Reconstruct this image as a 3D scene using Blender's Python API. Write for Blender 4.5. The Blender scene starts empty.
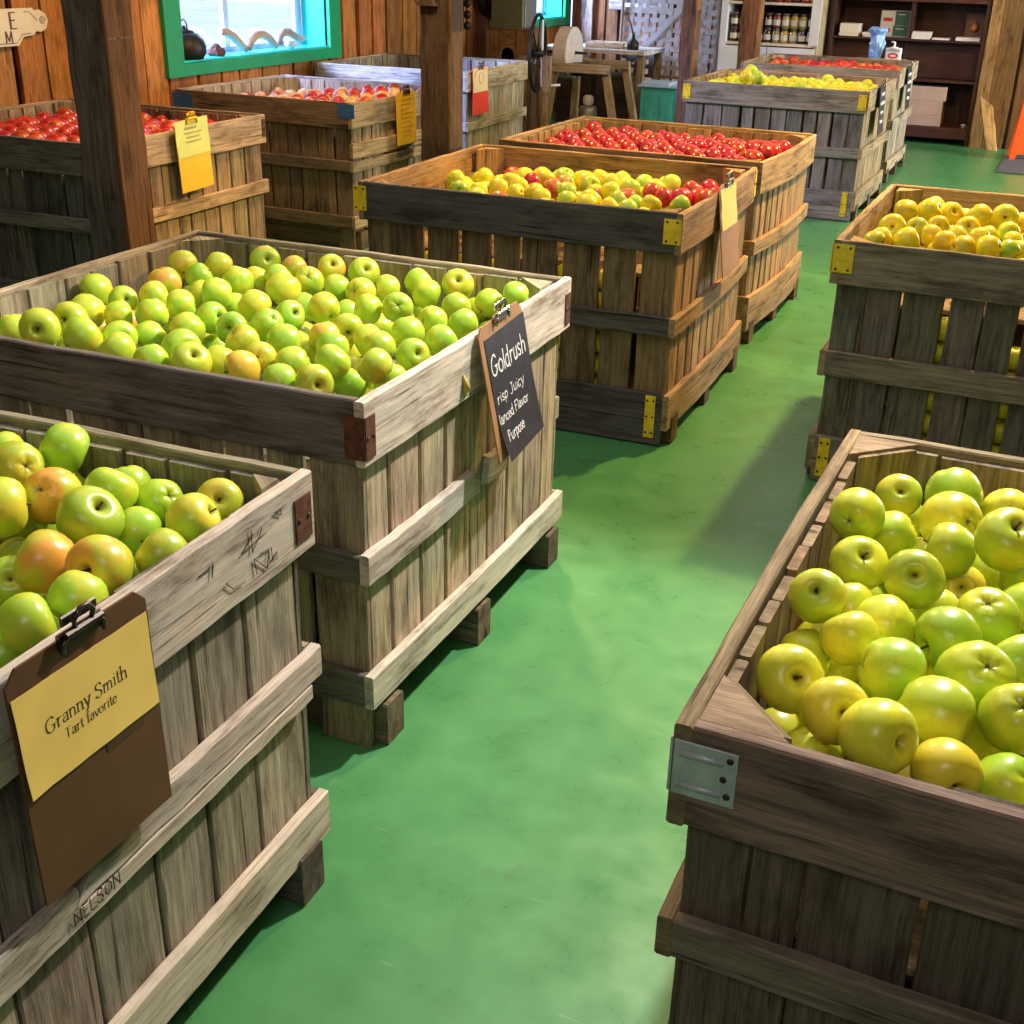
import bpy, math, random
from math import sin, cos, pi, radians
from mathutils import Vector, Matrix

# ------------------------------------------------------------------ camera, light, exposure
SC = bpy.context.scene
COL = SC.collection
PITCH, ROLL, YAW, FPX = 0.4376594671585532, 0.02213857278746117, radians(23.6), 1205.8
cam = bpy.data.objects.new('camera', bpy.data.cameras.new('camera'))
COL.objects.link(cam)
SC.camera = cam
cam.data.sensor_width = 36
cam.data.lens = 36 * FPX / 1024
cam.data.clip_start = 0.02
cam.data.clip_end = 200


def yawed(v):
    c, s = cos(YAW), sin(YAW)
    return Vector((c * v[0] - s * v[1], s * v[0] + c * v[1], v[2]))


_f = Vector((0, cos(PITCH), -sin(PITCH)))
_r = Vector((1, 0, 0))
_u = Vector((0, sin(PITCH), cos(PITCH)))
ax_x = yawed(_r * cos(ROLL) + _u * sin(ROLL))
ax_y = yawed(-_r * sin(ROLL) + _u * cos(ROLL))
ax_z = -yawed(_f)
cam.matrix_world = Matrix(((ax_x.x, ax_y.x, ax_z.x, 0), (ax_x.y, ax_y.y, ax_z.y, 0),
                           (ax_x.z, ax_y.z, ax_z.z, 1.5322), (0, 0, 0, 1)))

W = bpy.data.worlds.new('sky')
SC.world = W
W.use_nodes = True
wn = W.node_tree.nodes
wn['Background'].inputs[0].default_value = (0.72, 0.80, 1.0, 1)
wn['Background'].inputs[1].default_value = 2.4

vs = SC.view_settings
vs.view_transform = 'Standard'
vs.look = 'None'
vs.gamma = 1
vs.use_curve_mapping = False
vs.exposure = 0.0


def lamp(name, kind, loc, target, power, color, size=0.3, size_y=None, spread=None):
    d = bpy.data.lights.new(name, kind)
    d.energy = power
    d.color = color
    if kind == 'AREA':
        d.size = size
        if size_y:
            d.shape = 'RECTANGLE'
            d.size_y = size_y
        if spread:
            d.spread = spread
    else:
        d.shadow_soft_size = size
    o = bpy.data.objects.new(name, d)
    COL.objects.link(o)
    o.location = loc
    o.rotation_euler = (Vector(target) - Vector(loc)).to_track_quat('-Z', 'Y').to_euler()
    return o


WARM = (1.0, 0.60, 0.21)
AMBER = (1.0, 0.66, 0.32)
WHITE = (1.0, 0.95, 0.88)
spot = lamp('ceiling_spotlight', 'SPOT', (-0.05, 3.40, 2.8), (-1.15, 1.0, 0), 470, WHITE, 0.06)
spot.data.spot_size = radians(66)
spot.data.spot_blend = 0.45
spot = lamp('ceiling_spotlight', 'SPOT', (-0.1, 5.6, 2.75), (-0.7, 4.4, 0), 600, WARM, 0.07)
spot.data.spot_size = radians(104)
spot.data.spot_blend = 0.5
lamp('ceiling_lamp', 'POINT', (0.3, 8.6, 2.75), (0, 8, 0), 165, AMBER, 0.10)
lamp('ceiling_lamp', 'POINT', (-2.65, 5.2, 2.75), (0, 8, 0), 200, AMBER, 0.10)
lamp('added_fill_light', 'AREA', (-1.5, 2.5, 2.85), (-1.5, 2.5, 0), 36, (1.0, 0.92, 0.82), 3.0, 3.0)  # soft overhead fill added for the near half, not a real fixture
lamp('added_fill_light', 'AREA', (-1.5, 8.5, 2.85), (-1.5, 8.5, 0), 36, (1.0, 0.92, 0.84), 3.0, 4.0)  # same added soft fill over the far half
lamp('added_fill_light', 'AREA', (0.3, -1.0, 2.85), (0.3, 0.0, 0), 30, (1.0, 0.92, 0.82), 1.2, 1.2)  # fill added on the camera side to lift the dark crate fronts
lamp('window_daylight', 'AREA', (-6.7, 5.7, 2.3), (-4.2, 7.3, 0.75), 800, (0.42, 0.50, 1.0), 1.2, 1.0)
lamp('window_daylight', 'AREA', (-6.3, 10.9, 2.3), (-4.0, 11.6, 0.7), 380, (0.66, 0.74, 1.0), 1.0, 1.0)
lamp('doorway_daylight', 'AREA', (3.3, 10.4, 1.2), (-1.0, 10.2, 0.2), 430, (0.88, 0.96, 1.0), 1.3, 2.0)


# ------------------------------------------------------------------ material helpers
def new_mat(name, rough=0.6, spec=0.5, metallic=0.0, color=(0.5, 0.5, 0.5)):
    m = bpy.data.materials.new(name)
    m.use_nodes = True
    b = m.node_tree.nodes['Principled BSDF']
    b.inputs['Base Color'].default_value = (*color, 1)
    b.inputs['Roughness'].default_value = rough
    b.inputs['Specular IOR Level'].default_value = spec
    b.inputs['Metallic'].default_value = metallic
    return m


class NT:
    def __init__(s, m):
        s.t = m.node_tree
        s.n = s.t.nodes
        s.b = s.n['Principled BSDF']

    def node(s, typ, **kw):
        x = s.n.new(typ)
        for k, v in kw.items():
            setattr(x, k, v)
        return x

    def link(s, a, b):
        s.t.links.new(a, b)

    def noise(s, vec, scale, detail=4, rough=0.6):
        x = s.node('ShaderNodeTexNoise')
        x.inputs['Scale'].default_value = scale
        x.inputs['Detail'].default_value = detail
        x.inputs['Roughness'].default_value = rough
        if vec is not None:
            s.link(vec, x.inputs['Vector'])
        return x.outputs['Fac']

    def ramp(s, fac, stops):
        x = s.node('ShaderNodeValToRGB')
        e = x.color_ramp.elements
        while len(e) < len(stops):
            e.new(0.5)
        for el, (p, c) in zip(e, stops):
            el.position = p
            el.color = (*c, 1) if len(c) == 3 else c
        s.link(fac, x.inputs['Fac'])
        return x.outputs['Color']

    def mix(s, fac, a, b, blend='MIX'):
        x = s.node('ShaderNodeMix', data_type='RGBA', blend_type=blend)
        for v, i in ((fac, 0), (a, 6), (b, 7)):
            if isinstance(v, (int, float)):
                x.inputs[i].default_value = v
            elif isinstance(v, tuple):
                x.inputs[i].default_value = (*v, 1)
            else:
                s.link(v, x.inputs[i])
        return x.outputs[2]

    def math(s, op, a, b=0.0, clamp=False):
        x = s.node('ShaderNodeMath', operation=op, use_clamp=clamp)
        for v, i in ((a, 0), (b, 1)):
            if isinstance(v, (int, float)):
                x.inputs[i].default_value = v
            else:
                s.link(v, x.inputs[i])
        return x.outputs[0]

    def mapping(s, vec, scale):
        x = s.node('ShaderNodeMapping')
        x.inputs['Scale'].default_value = scale
        s.link(vec, x.inputs['Vector'])
        return x.outputs[0]

    def bump(s, h, strength, dist=0.002):
        x = s.node('ShaderNodeBump')
        x.inputs['Strength'].default_value = strength
        x.inputs['Distance'].default_value = dist
        s.link(h, x.inputs['Height'])
        s.link(x.outputs[0], s.b.inputs['Normal'])


def wood_material(name, contrast=1.0, rough=0.78, stain=0.55, worn=0.0):
    """Board wood: the board's own colour comes from the 'tint' attribute, the grain runs along UV.x."""
    m = new_mat(name, rough, 0.25)
    t = NT(m)
    uv = t.node('ShaderNodeUVMap').outputs[0]
    att = t.node('ShaderNodeAttribute', attribute_name='tint').outputs['Color']
    g1 = t.noise(t.mapping(uv, (3.0, 75, 1)), 1.0, 7, 0.72)
    g2 = t.noise(t.mapping(uv, (14, 380, 1)), 1.0, 3, 0.6)
    g3 = t.noise(t.mapping(uv, (4.0, 13, 1)), 1.0, 6, 0.68)
    g4 = t.noise(t.mapping(uv, (0.8, 2.5, 1)), 1.0, 3, 0.6)
    c1 = t.ramp(g1, [(0.30, (1 - 0.72 * contrast,) * 3), (0.47, (0.92,) * 3), (0.68, (1.38,) * 3)])
    c = t.mix(1.0, att, c1, 'MULTIPLY')
    c2 = t.ramp(g2, [(0.32, (0.66,) * 3), (0.6, (1.14,) * 3)])
    c = t.mix(0.85, c, c2, 'MULTIPLY')
    c3 = t.ramp(g3, [(0.36, (1 - stain, 1 - stain * 1.06, 1 - stain * 1.12)), (0.50, (1.0,) * 3), (0.68, (1.2, 1.19, 1.17))])
    c = t.mix(0.9, c, c3, 'MULTIPLY')
    c4 = t.ramp(g4, [(0.35, (0.80, 0.82, 0.86)), (0.65, (1.14, 1.08, 1.0))])
    c = t.mix(0.9, c, c4, 'MULTIPLY')
    # knots
    vo = t.node('ShaderNodeTexVoronoi')
    vo.inputs['Scale'].default_value = 1.0
    t.link(t.mapping(uv, (2.4, 7.5, 1)), vo.inputs['Vector'])
    kn = t.ramp(vo.outputs['Distance'], [(0.03, (0.25, 0.2, 0.17)), (0.085, (0.75, 0.68, 0.6)), (0.12, (1, 1, 1))])
    c = t.mix(0.75, c, kn, 'MULTIPLY')
    # cracks
    cr = t.noise(t.mapping(uv, (2.2, 60, 1)), 1.0, 3, 0.5)
    ck = t.ramp(cr, [(0.31, (0.18, 0.16, 0.14)), (0.345, (1, 1, 1))])
    c = t.mix(0.85, c, ck, 'MULTIPLY')
    if worn:
        wn_ = t.noise(t.mapping(uv, (5, 30, 1)), 1.0, 8, 0.78)
        wf = t.ramp(wn_, [(0.46, (0, 0, 0)), (0.56, (1, 1, 1))])
        wfm = t.math('MULTIPLY', wf, worn)
        c = t.mix(wfm, c, (0.60, 0.56, 0.50))
    t.link(c, t.b.inputs['Base Color'])
    h = t.math('ADD', t.math('MULTIPLY', g1, 1.0), t.math('MULTIPLY', g2, 0.5))
    h = t.math('ADD', h, t.math('MULTIPLY', ck, 0.6))
    t.bump(h, 0.55, 0.0016)
    return m


def plain(name, color, rough=0.6, metallic=0.0, spec=0.5, var=0.12, scale=18):
    m = new_mat(name, rough, spec, metallic, color)
    t = NT(m)
    tc = t.node('ShaderNodeTexCoord').outputs['Object']
    n = t.noise(tc, scale, 4, 0.6)
    c = t.ramp(n, [(0.3, tuple(x * (1 - var) for x in color)), (0.7, tuple(min(1, x * (1 + var)) for x in color))])
    t.link(c, t.b.inputs['Base Color'])
    return m


MAT = {}
MAT['wood'] = wood_material('weathered_wood')
MAT['wood_worn'] = wood_material('worn_whitened_wood', 1.2, 0.8, 0.62, 0.6)
MAT['wood_rough'] = wood_material('rough_sawn_wood', 1.15, 0.85, 0.55)
MAT['wall_wood'] = wood_material('wall_board_wood', 0.8, 0.7, 0.45)
MAT['dark_wood'] = wood_material('dark_stained_wood', 0.6, 0.5, 0.3)
MAT['yellow_plate'] = plain('yellow_painted_plate', (0.82, 0.62, 0.03), 0.45, 0, 0.5, 0.2, 40)
MAT['galvanised'] = plain('galvanised_steel', (0.46, 0.52, 0.58), 0.45, 0.3, 0.5, 0.2, 30)
MAT['rust'] = plain('rusty_steel', (0.115, 0.045, 0.028), 0.8, 0.1, 0.3, 0.5, 60)
MAT['screw'] = plain('dark_screw', (0.06, 0.045, 0.03), 0.5, 0.6)
MAT['blue_paint'] = plain('blue_paint', (0.03, 0.11, 0.33), 0.6, 0, 0.4, 0.3, 25)
MAT['pale_blue_paint'] = plain('pale_blue_paint', (0.35, 0.45, 0.6), 0.6, 0, 0.4, 0.3, 25)
MAT['hardboard'] = plain('brown_hardboard', (0.115, 0.052, 0.022), 0.55, 0, 0.4, 0.15, 8)
MAT['hardboard_dark'] = plain('dark_brown_tape', (0.075, 0.036, 0.018), 0.4, 0, 0.4, 0.15, 8)
MAT['hardboard_light'] = plain('tan_hardboard', (0.36, 0.19, 0.09), 0.55, 0, 0.4, 0.15, 8)
MAT['chrome'] = plain('nickel_clip', (0.45, 0.42, 0.40), 0.25, 1.0)
MAT['dark_metal'] = plain('dark_clip_metal', (0.10, 0.085, 0.075), 0.35, 0.9)
MAT['paper_yellow'] = plain('yellow_paper', (0.92, 0.66, 0.17), 0.6, 0, 0.4, 0.05, 6)
MAT['paper_gold'] = plain('gold_paper', (0.88, 0.56, 0.03), 0.6, 0, 0.4, 0.05, 6)
MAT['paper_lime'] = plain('pale_lime_paper', (0.72, 0.76, 0.22), 0.6, 0, 0.4, 0.05, 6)
MAT['paper_cream'] = plain('cream_paper', (0.85, 0.66, 0.36), 0.6, 0, 0.4, 0.05, 6)
MAT['paper_red'] = plain('red_paper', (0.80, 0.05, 0.025), 0.6, 0, 0.4, 0.05, 6)
MAT['black_sheet'] = plain('black_card', (0.030, 0.030, 0.042), 0.5, 0, 0.4, 0.2, 30)
MAT['ink'] = plain('black_ink', (0.02, 0.018, 0.015), 0.7)
MAT['faint_ink'] = plain('grey_ink', (0.35, 0.36, 0.16), 0.7)
MAT['chalk'] = plain('white_chalk', (0.82, 0.82, 0.84), 0.9)
MAT['white_paint'] = plain('white_paint', (0.74, 0.76, 0.84), 0.5, 0, 0.4, 0.06, 5)
MAT['cream_paint'] = plain('cream_paint', (0.70, 0.62, 0.48), 0.6, 0, 0.3, 0.08, 8)
MAT['green_paint'] = plain('green_window_paint', (0.0, 0.30, 0.115), 0.45, 0, 0.5, 0.1, 8)
MAT['cyan_paint'] = plain('cyan_jamb_paint', (0.02, 0.66, 0.66), 0.4, 0, 0.5, 0.05, 5)
MAT['teal_paint'] = plain('teal_cabinet_paint', (0.05, 0.42, 0.42), 0.5, 0, 0.5, 0.2, 9)
MAT['sash_paint'] = plain('pale_blue_sash', (0.42, 0.58, 0.78), 0.45, 0, 0.5, 0.05, 5)
MAT['cast_iron'] = plain('black_iron', (0.03, 0.027, 0.025), 0.5, 0.6)
MAT['stone'] = plain('grindstone', (0.58, 0.54, 0.50), 0.85, 0, 0.2, 0.12, 20)
MAT['olive_metal'] = plain('olive_painted_metal', (0.10, 0.105, 0.06), 0.5, 0.2)
MAT['grey_metal'] = plain('grey_metal', (0.25, 0.25, 0.22), 0.45, 0.7)
MAT['horn'] = plain('pale_tan_horn', (0.42, 0.30, 0.22), 0.5)
MAT['orange_plastic'] = plain('orange_plastic', (0.85, 0.10, 0.01), 0.4, 0, 0.5, 0.05)
MAT['rubber_mat'] = plain('grey_floor_mat', (0.10, 0.10, 0.12), 0.9, 0, 0.2, 0.25, 60)
MAT['cardboard'] = plain('cardboard', (0.50, 0.33, 0.24), 0.7, 0, 0.3, 0.06, 6)
MAT['white_paper'] = plain('white_paper', (0.75, 0.70, 0.62), 0.6, 0, 0.3, 0.04, 8)
MAT['jar_lid'] = plain('jar_lid', (0.16, 0.14, 0.12), 0.35, 0.8)
MAT['jar_label'] = plain('jar_label', (0.62, 0.60, 0.52), 0.6)
MAT['splint'] = plain('greyed_white_splint', (0.40, 0.39, 0.43), 0.6, 0, 0.3, 0.15, 12)
MAT['rim_wood'] = plain('grey_bent_wood', (0.24, 0.20, 0.18), 0.6, 0, 0.3, 0.15, 12)
MAT['white_plastic'] = plain('white_plastic', (0.8, 0.8, 0.78), 0.35)
MAT['red_print'] = plain('red_print', (0.6, 0.03, 0.05), 0.5)
MAT['green_print'] = plain('dark_green_print', (0.03, 0.12, 0.06), 0.5)
MAT['blue_plastic'] = plain('blue_plastic_bag', (0.22, 0.42, 0.75), 0.3, 0, 0.6, 0.3, 30)
MAT['orange_print'] = plain('orange_print', (0.55, 0.2, 0.08), 0.5)
MAT['plaster'] = plain('ceiling_board', (0.30, 0.22, 0.15), 0.8)
MAT['outside_ground'] = plain('pale_outside_ground', (0.62, 0.66, 0.78), 0.9, 0, 0.1, 0.15, 0.7)
MAT['straw'] = plain('dried_leaf', (0.55, 0.42, 0.08), 0.7)
for nm, c in (('jam_dark', (0.05, 0.012, 0.012)), ('jam_red', (0.22, 0.03, 0.02)), ('jam_green', (0.25, 0.24, 0.07)),
              ('jam_gold', (0.45, 0.28, 0.06)), ('jam_black', (0.015, 0.012, 0.015))):
    MAT[nm] = plain(nm, c, 0.12, 0, 0.6)


def floor_material():
    m = new_mat('green_painted_concrete', 0.3, 0.5)
    t = NT(m)
    tc = t.node('ShaderNodeTexCoord').outputs['Object']
    n1 = t.noise(tc, 1.4, 5, 0.6)
    n2 = t.noise(tc, 9, 5, 0.65)
    n3 = t.noise(t.mapping(tc, (1, 2.5, 1)), 3.2, 6, 0.7)
    c = t.ramp(n1, [(0.3, (0.062, 0.235, 0.084)), (0.55, (0.075, 0.275, 0.102)), (0.8, (0.092, 0.32, 0.125))])
    c2 = t.ramp(n2, [(0.3, (0.86,) * 3), (0.7, (1.12,) * 3)])
    c = t.mix(0.8, c, c2, 'MULTIPLY')
    # pale scuffs
    s = t.ramp(n3, [(0.60, (0, 0, 0)), (0.74, (1, 1, 1))])
    c = t.mix(t.math('MULTIPLY', s, 0.28), c, (0.22, 0.42, 0.24))
    # brown dirt patches
    n4 = t.noise(tc, 2.3, 4, 0.7)
    s2 = t.ramp(n4, [(0.66, (0, 0, 0)), (0.74, (1, 1, 1))])
    c = t.mix(t.math('MULTIPLY', s2, 0.5), c, (0.09, 0.08, 0.035))
    # thin scratches
    sc = t.noise(t.mapping(tc, (3, 40, 1)), 1.0, 3, 0.6)
    s3 = t.ramp(sc, [(0.70, (0, 0, 0)), (0.73, (1, 1, 1))])
    c = t.mix(t.math('MULTIPLY', s3, 0.3), c, (0.35, 0.45, 0.3))
    t.link(c, t.b.inputs['Base Color'])
    r = t.ramp(n2, [(0.3, (0.24,) * 3), (0.7, (0.42,) * 3)])
    t.link(r, t.b.inputs['Roughness'])
    t.bump(n2, 0.12, 0.003)
    return m


MAT['floor'] = floor_material()


def glass_material(name='window_glass', tint=(0.93, 0.97, 1.0), gloss=0.08):
    m = bpy.data.materials.new(name)
    m.use_nodes = True
    t = m.node_tree
    t.nodes.clear()
    o = t.nodes.new('ShaderNodeOutputMaterial')
    a = t.nodes.new('ShaderNodeBsdfTransparent')
    a.inputs[0].default_value = (*tint, 1)
    g = t.nodes.new('ShaderNodeBsdfGlossy')
    g.inputs['Roughness'].default_value = 0.03
    x = t.nodes.new('ShaderNodeMixShader')
    x.inputs[0].default_value = gloss
    t.links.new(a.outputs[0], x.inputs[1])
    t.links.new(g.outputs[0], x.inputs[2])
    t.links.new(x.outputs[0], o.inputs[0])
    return m


MAT['glass'] = glass_material()
MAT['jar_glass'] = glass_material('jar_glass', (0.9, 0.93, 0.9), 0.12)


def apple_material(name, base, second, amount, cav=(0.20, 0.16, 0.03), streak=None, speck=0.5, rough=0.34):
    """Skin colour: base with a patch of `second`; each apple places its patch by its own random number."""
    m = new_mat(name, rough, 0.5)
    t = NT(m)
    oc = t.node('ShaderNodeTexCoord').outputs['Object']
    rnd = t.node('ShaderNodeObjectInfo').outputs['Random']
    off = t.node('ShaderNodeCombineXYZ')
    r20 = t.math('MULTIPLY', rnd, 37.0)
    t.link(r20, off.inputs[0])
    t.link(t.math('MULTIPLY', rnd, 91.0), off.inputs[1])
    t.link(t.math('MULTIPLY', rnd, 53.0), off.inputs[2])
    add = t.node('ShaderNodeVectorMath', operation='ADD')
    t.link(oc, add.inputs[0])
    t.link(off.outputs[0], add.inputs[1])
    v = add.outputs[0]
    n = t.noise(v, 0.75, 2, 0.5)
    fine = t.noise(v, 5.0, 4, 0.6)
    f = t.math('ADD', t.math('MULTIPLY', n, 1.0), t.math('MULTIPLY', fine, 0.22))
    lo = 0.78 - amount * 0.42
    fac = t.ramp(f, [(lo, (0, 0, 0)), (lo + 0.16, (1, 1, 1))])
    c = t.mix(fac, base, second)
    if streak:
        sx = t.node('ShaderNodeSeparateXYZ')
        t.link(oc, sx.inputs[0])
        ang = t.math('ARCTAN2', sx.outputs[1], sx.outputs[0])
        cb = t.node('ShaderNodeCombineXYZ')
        t.link(t.math('MULTIPLY', ang, 9.0), cb.inputs[0])
        t.link(t.math('MULTIPLY', sx.outputs[2], 1.2), cb.inputs[1])
        t.link(r20, cb.inputs[2])
        sn = t.noise(cb.outputs[0], 1.0, 3, 0.6)
        sf = t.ramp(sn, [(0.42, (0, 0, 0)), (0.62, (1, 1, 1))])
        c = t.mix(t.math('MULTIPLY', sf, 0.75), c, streak)
    # value varies from apple to apple
    hv = t.node('ShaderNodeHueSaturation')
    t.link(c, hv.inputs['Color'])
    t.link(t.math('ADD', t.math('MULTIPLY', t.math('FRACT', t.math('MULTIPLY', rnd, 17.3)), 0.24), 0.90), hv.inputs['Value'])
    t.link(t.math('ADD', t.math('MULTIPLY', t.math('FRACT', t.math('MULTIPLY', rnd, 7.7)), 0.035), 0.482), hv.inputs['Hue'])
    c = hv.outputs[0]
    # lenticels and small bruises
    vo = t.node('ShaderNodeTexVoronoi')
    vo.inputs['Scale'].default_value = 5.5
    t.link(v, vo.inputs['Vector'])
    lf = t.ramp(vo.outputs['Distance'], [(0.05, (1, 1, 1)), (0.10, (0, 0, 0))])
    c = t.mix(t.math('MULTIPLY', lf, 0.28 * speck), c, (0.25, 0.16, 0.04))
    # stem hollow and blossom end
    sp = t.node('ShaderNodeSeparateXYZ')
    t.link(oc, sp.inputs[0])
    rr = t.math('SQRT', t.math('ADD', t.math('POWER', sp.outputs[0], 2.0), t.math('POWER', sp.outputs[1], 2.0)))
    cf = t.ramp(rr, [(0.05, (1, 1, 1)), (0.17, (0.3,) * 3), (0.30, (0, 0, 0))])
    top = t.math('GREATER_THAN', sp.outputs[2], 0.0)
    # russeted stem hollow, smaller blossom mark
    cfa = t.math('MULTIPLY', cf, t.math('ADD', t.math('MULTIPLY', top, 0.35), 0.45))
    c = t.mix(cfa, c, cav)
    dk = t.ramp(rr, [(0.035, (1, 1, 1)), (0.085, (0, 0, 0))])
    c = t.mix(t.math('MULTIPLY', dk, 0.85), c, (0.05, 0.028, 0.01))
    t.link(c, t.b.inputs['Base Color'])
    t.b.inputs['Coat Weight'].default_value = 0.15
    t.b.inputs['Coat Roughness'].default_value = 0.2
    t.b.inputs['Subsurface Weight'].default_value = 0.0
    return m


AM = {
    'lime': apple_material('lime_apple_skin', (0.38, 0.62, 0.04), (0.60, 0.64, 0.05), 0.4),
    'limey': apple_material('lime_yellow_apple_skin', (0.48, 0.61, 0.04), (0.70, 0.61, 0.05), 0.5),
    'blush': apple_material('orange_blushed_apple_skin', (0.50, 0.58, 0.04), (0.82, 0.44, 0.06), 0.62),
    'gold_green': apple_material('olive_green_apple_skin', (0.42, 0.58, 0.03), (0.62, 0.64, 0.035), 0.5, speck=1.0),
    'gold': apple_material('golden_green_apple_skin', (0.64, 0.66, 0.035), (0.84, 0.76, 0.045), 0.5, speck=1.0),
    'yellow': apple_material('yellow_apple_skin', (0.68, 0.68, 0.022), (0.82, 0.66, 0.02), 0.5, cav=(0.35, 0.18, 0.02)),
    'yellow_green': apple_material('greenish_yellow_apple_skin', (0.42, 0.62, 0.035), (0.66, 0.64, 0.035), 0.5),
    'red': apple_material('red_apple_skin', (0.32, 0.010, 0.012), (0.50, 0.045, 0.018), 0.45, (0.30, 0.12, 0.03), (0.20, 0.004, 0.008), rough=0.25),
    'bright_red': apple_material('bright_red_apple_skin', (0.50, 0.020, 0.014), (0.66, 0.11, 0.03), 0.4, (0.35, 0.16, 0.04), (0.42, 0.008, 0.01), rough=0.3),
    'orange': apple_material('orange_red_apple_skin', (0.70, 0.30, 0.06), (0.65, 0.08, 0.03), 0.7, (0.3, 0.15, 0.04)),
    'cream': apple_material('cream_apple_skin', (0.78, 0.60, 0.26), (0.75, 0.25, 0.14), 0.5),
}
MAT['stem'] = plain('apple_stem_brown', (0.07, 0.04, 0.015), 0.7)


# ------------------------------------------------------------------ mesh helpers
class MB:
    """Collects geometry with UVs (metres, grain along u) and a per-board tint, links it as one mesh object."""

    def __init__(s):
        s.v, s.f, s.uv, s.t, s.sm = [], [], [], [], []

    def face(s, idx, uvs=None, tint=(0.5, 0.5, 0.5), smooth=False):
        s.f.append(tuple(idx))
        s.uv.append(uvs if uvs else [(0, 0)] * len(idx))
        s.t.append(tint)
        s.sm.append(smooth)

    def box(s, p0, p1, tint=(0.5, 0.5, 0.5), grain=None):
        a, b = Vector(p0), Vector(p1)
        o = Vector((min(a.x, b.x), min(a.y, b.y), min(a.z, b.z)))
        d = Vector((abs(a.x - b.x), abs(a.y - b.y), abs(a.z - b.z)))
        ax = [Vector((1, 0, 0)), Vector((0, 1, 0)), Vector((0, 0, 1))]
        k = grain if grain is not None else max(range(3), key=lambda i: d[i])
        i, j = [(1, 2), (2, 0), (0, 1)][k]
        s.board(o, ax[k], ax[i], ax[j], d[k], d[i], d[j], tint, 1, 0, ch=min(0.002, d[i] * .2, d[j] * .2))
        return s

    def board(s, o, ex, ey, ez, L, Wd, T, tint=(0.5, 0.5, 0.5), segs=1, wob=0.0, bulge=0.0, ch=0.0025, rnd=None, cut0=0.0, cut1=0.0):
        """Board from o: length L along ex, width Wd along ey, thickness T along ez; chamfered edges, wobbling outline."""
        R = rnd or random
        o, ex, ey, ez = Vector(o), Vector(ex), Vector(ey), Vector(ez)
        base = len(s.v)
        prof = [(ch, 0), (Wd - ch, 0), (Wd, ch), (Wd, T - ch), (Wd - ch, T), (ch, T), (0, T - ch), (0, ch)]
        per = [0]
        for a in range(8):
            p, q = prof[a], prof[(a + 1) % 8]
            per.append(per[-1] + math.hypot(p[0] - q[0], p[1] - q[1]))
        uo, vo = R.uniform(0, 40), R.uniform(0, 40)
        flip = ex.cross(ey).dot(ez) < 0
        for k in range(segs + 1):
            t = k / segs
            wl, wh, wt = (R.uniform(-wob, wob) for _ in range(3))
            if segs == 1:
                wl = wh = wt = 0
            c0 = cut0 if k == 0 else 0
            c1 = cut1 if k == segs else 0
            bl = bulge * sin(pi * t)
            for (a, b) in prof:
                aa = a + (wl if a < Wd / 2 else wh)
                bb = b + wt * 0.5 + bl
                sk = (a / Wd)
                s.v.append(o + ex * (L * t + c0 * sk - c1 * sk) + ey * aa + ez * bb)
        for k in range(segs):
            for a in range(8):
                b = (a + 1) % 8
                i0, i1 = base + k * 8 + a, base + k * 8 + b
                i2, i3 = i1 + 8, i0 + 8
                u0, u1 = uo + L * k / segs, uo + L * (k + 1) / segs
                v0, v1 = vo + per[a], vo + per[a + 1]
                q = [i0, i3, i2, i1]
                w = [(u0, v0), (u1, v0), (u1, v1), (u0, v1)]
                if flip:
                    q, w = q[::-1], w[::-1]
                s.face(q, w, tint)
        for k, rev in ((0, False), (segs, True)):
            q = [base + k * 8 + a for a in range(8)]
            w = [(uo + p[1] * 3, vo + p[0] * .4) for p in prof]
            if rev != flip:
                q, w = q[::-1], w[::-1]
            s.face(q, w, tuple(x * 0.9 for x in tint))
        return s

    def tube(s, pts, r, seg=8, tint=(0.5, 0.5, 0.5), closed=False, cap=True):
        pts = [Vector(p) for p in pts]
        n = len(pts)
        rs = r if isinstance(r, (list, tuple)) else [r] * n
        base = len(s.v)
        prev = None
        for i, p in enumerate(pts):
            if closed:
                d = pts[(i + 1) % n] - pts[i - 1]
            else:
                d = pts[min(i + 1, n - 1)] - pts[max(i - 1, 0)]
            d.normalize()
            if prev is None:
                up = Vector((0, 0, 1)) if abs(d.z) < 0.9 else Vector((1, 0, 0))
                x = d.cross(up).normalized()
            else:
                x = (prev - d * prev.dot(d)).normalized()
            prev = x
            y = d.cross(x)
            for k in range(seg):
                a = 2 * pi * k / seg
                s.v.append(p + (x * cos(a) + y * sin(a)) * rs[i])
        m = n if closed else n - 1
        for i in range(m):
            for k in range(seg):
                a, b = base + i * seg + k, base + i * seg + (k + 1) % seg
                c, d_ = base + ((i + 1) % n) * seg + (k + 1) % seg, base + ((i + 1) % n) * seg + k
                s.face([a, b, c, d_], [(i * .1, k * .02), (i * .1, k * .02 + .02), (i * .1 + .1, k * .02 + .02), (i * .1 + .1, k * .02)], tint, True)
        if cap and not closed:
            s.face([base + k for k in range(seg)][::-1], None, tint)
            s.face([base + (n - 1) * seg + k for k in range(seg)], None, tint)
        return s

    def lathe(s, prof, seg=20, mat=None, tint=(0.5, 0.5, 0.5), smooth=True):
        """prof: (radius, height) from bottom to top, around local z (then moved by matrix mat)."""
        M = mat or Matrix.Identity(4)
        base = len(s.v)
        for (r, z) in prof:
            for k in range(seg):
                a = 2 * pi * k / seg
                s.v.append(M @ Vector((r * cos(a), r * sin(a), z)))
        n = len(prof)
        for i in range(n - 1):
            for k in range(seg):
                a, b = base + i * seg + k, base + i * seg + (k + 1) % seg
                s.face([a, b, b + seg, a + seg], None, tint, smooth)
        if prof[0][0] > 1e-5:
            s.face([base + k for k in range(seg)][::-1], None, tint)
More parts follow.
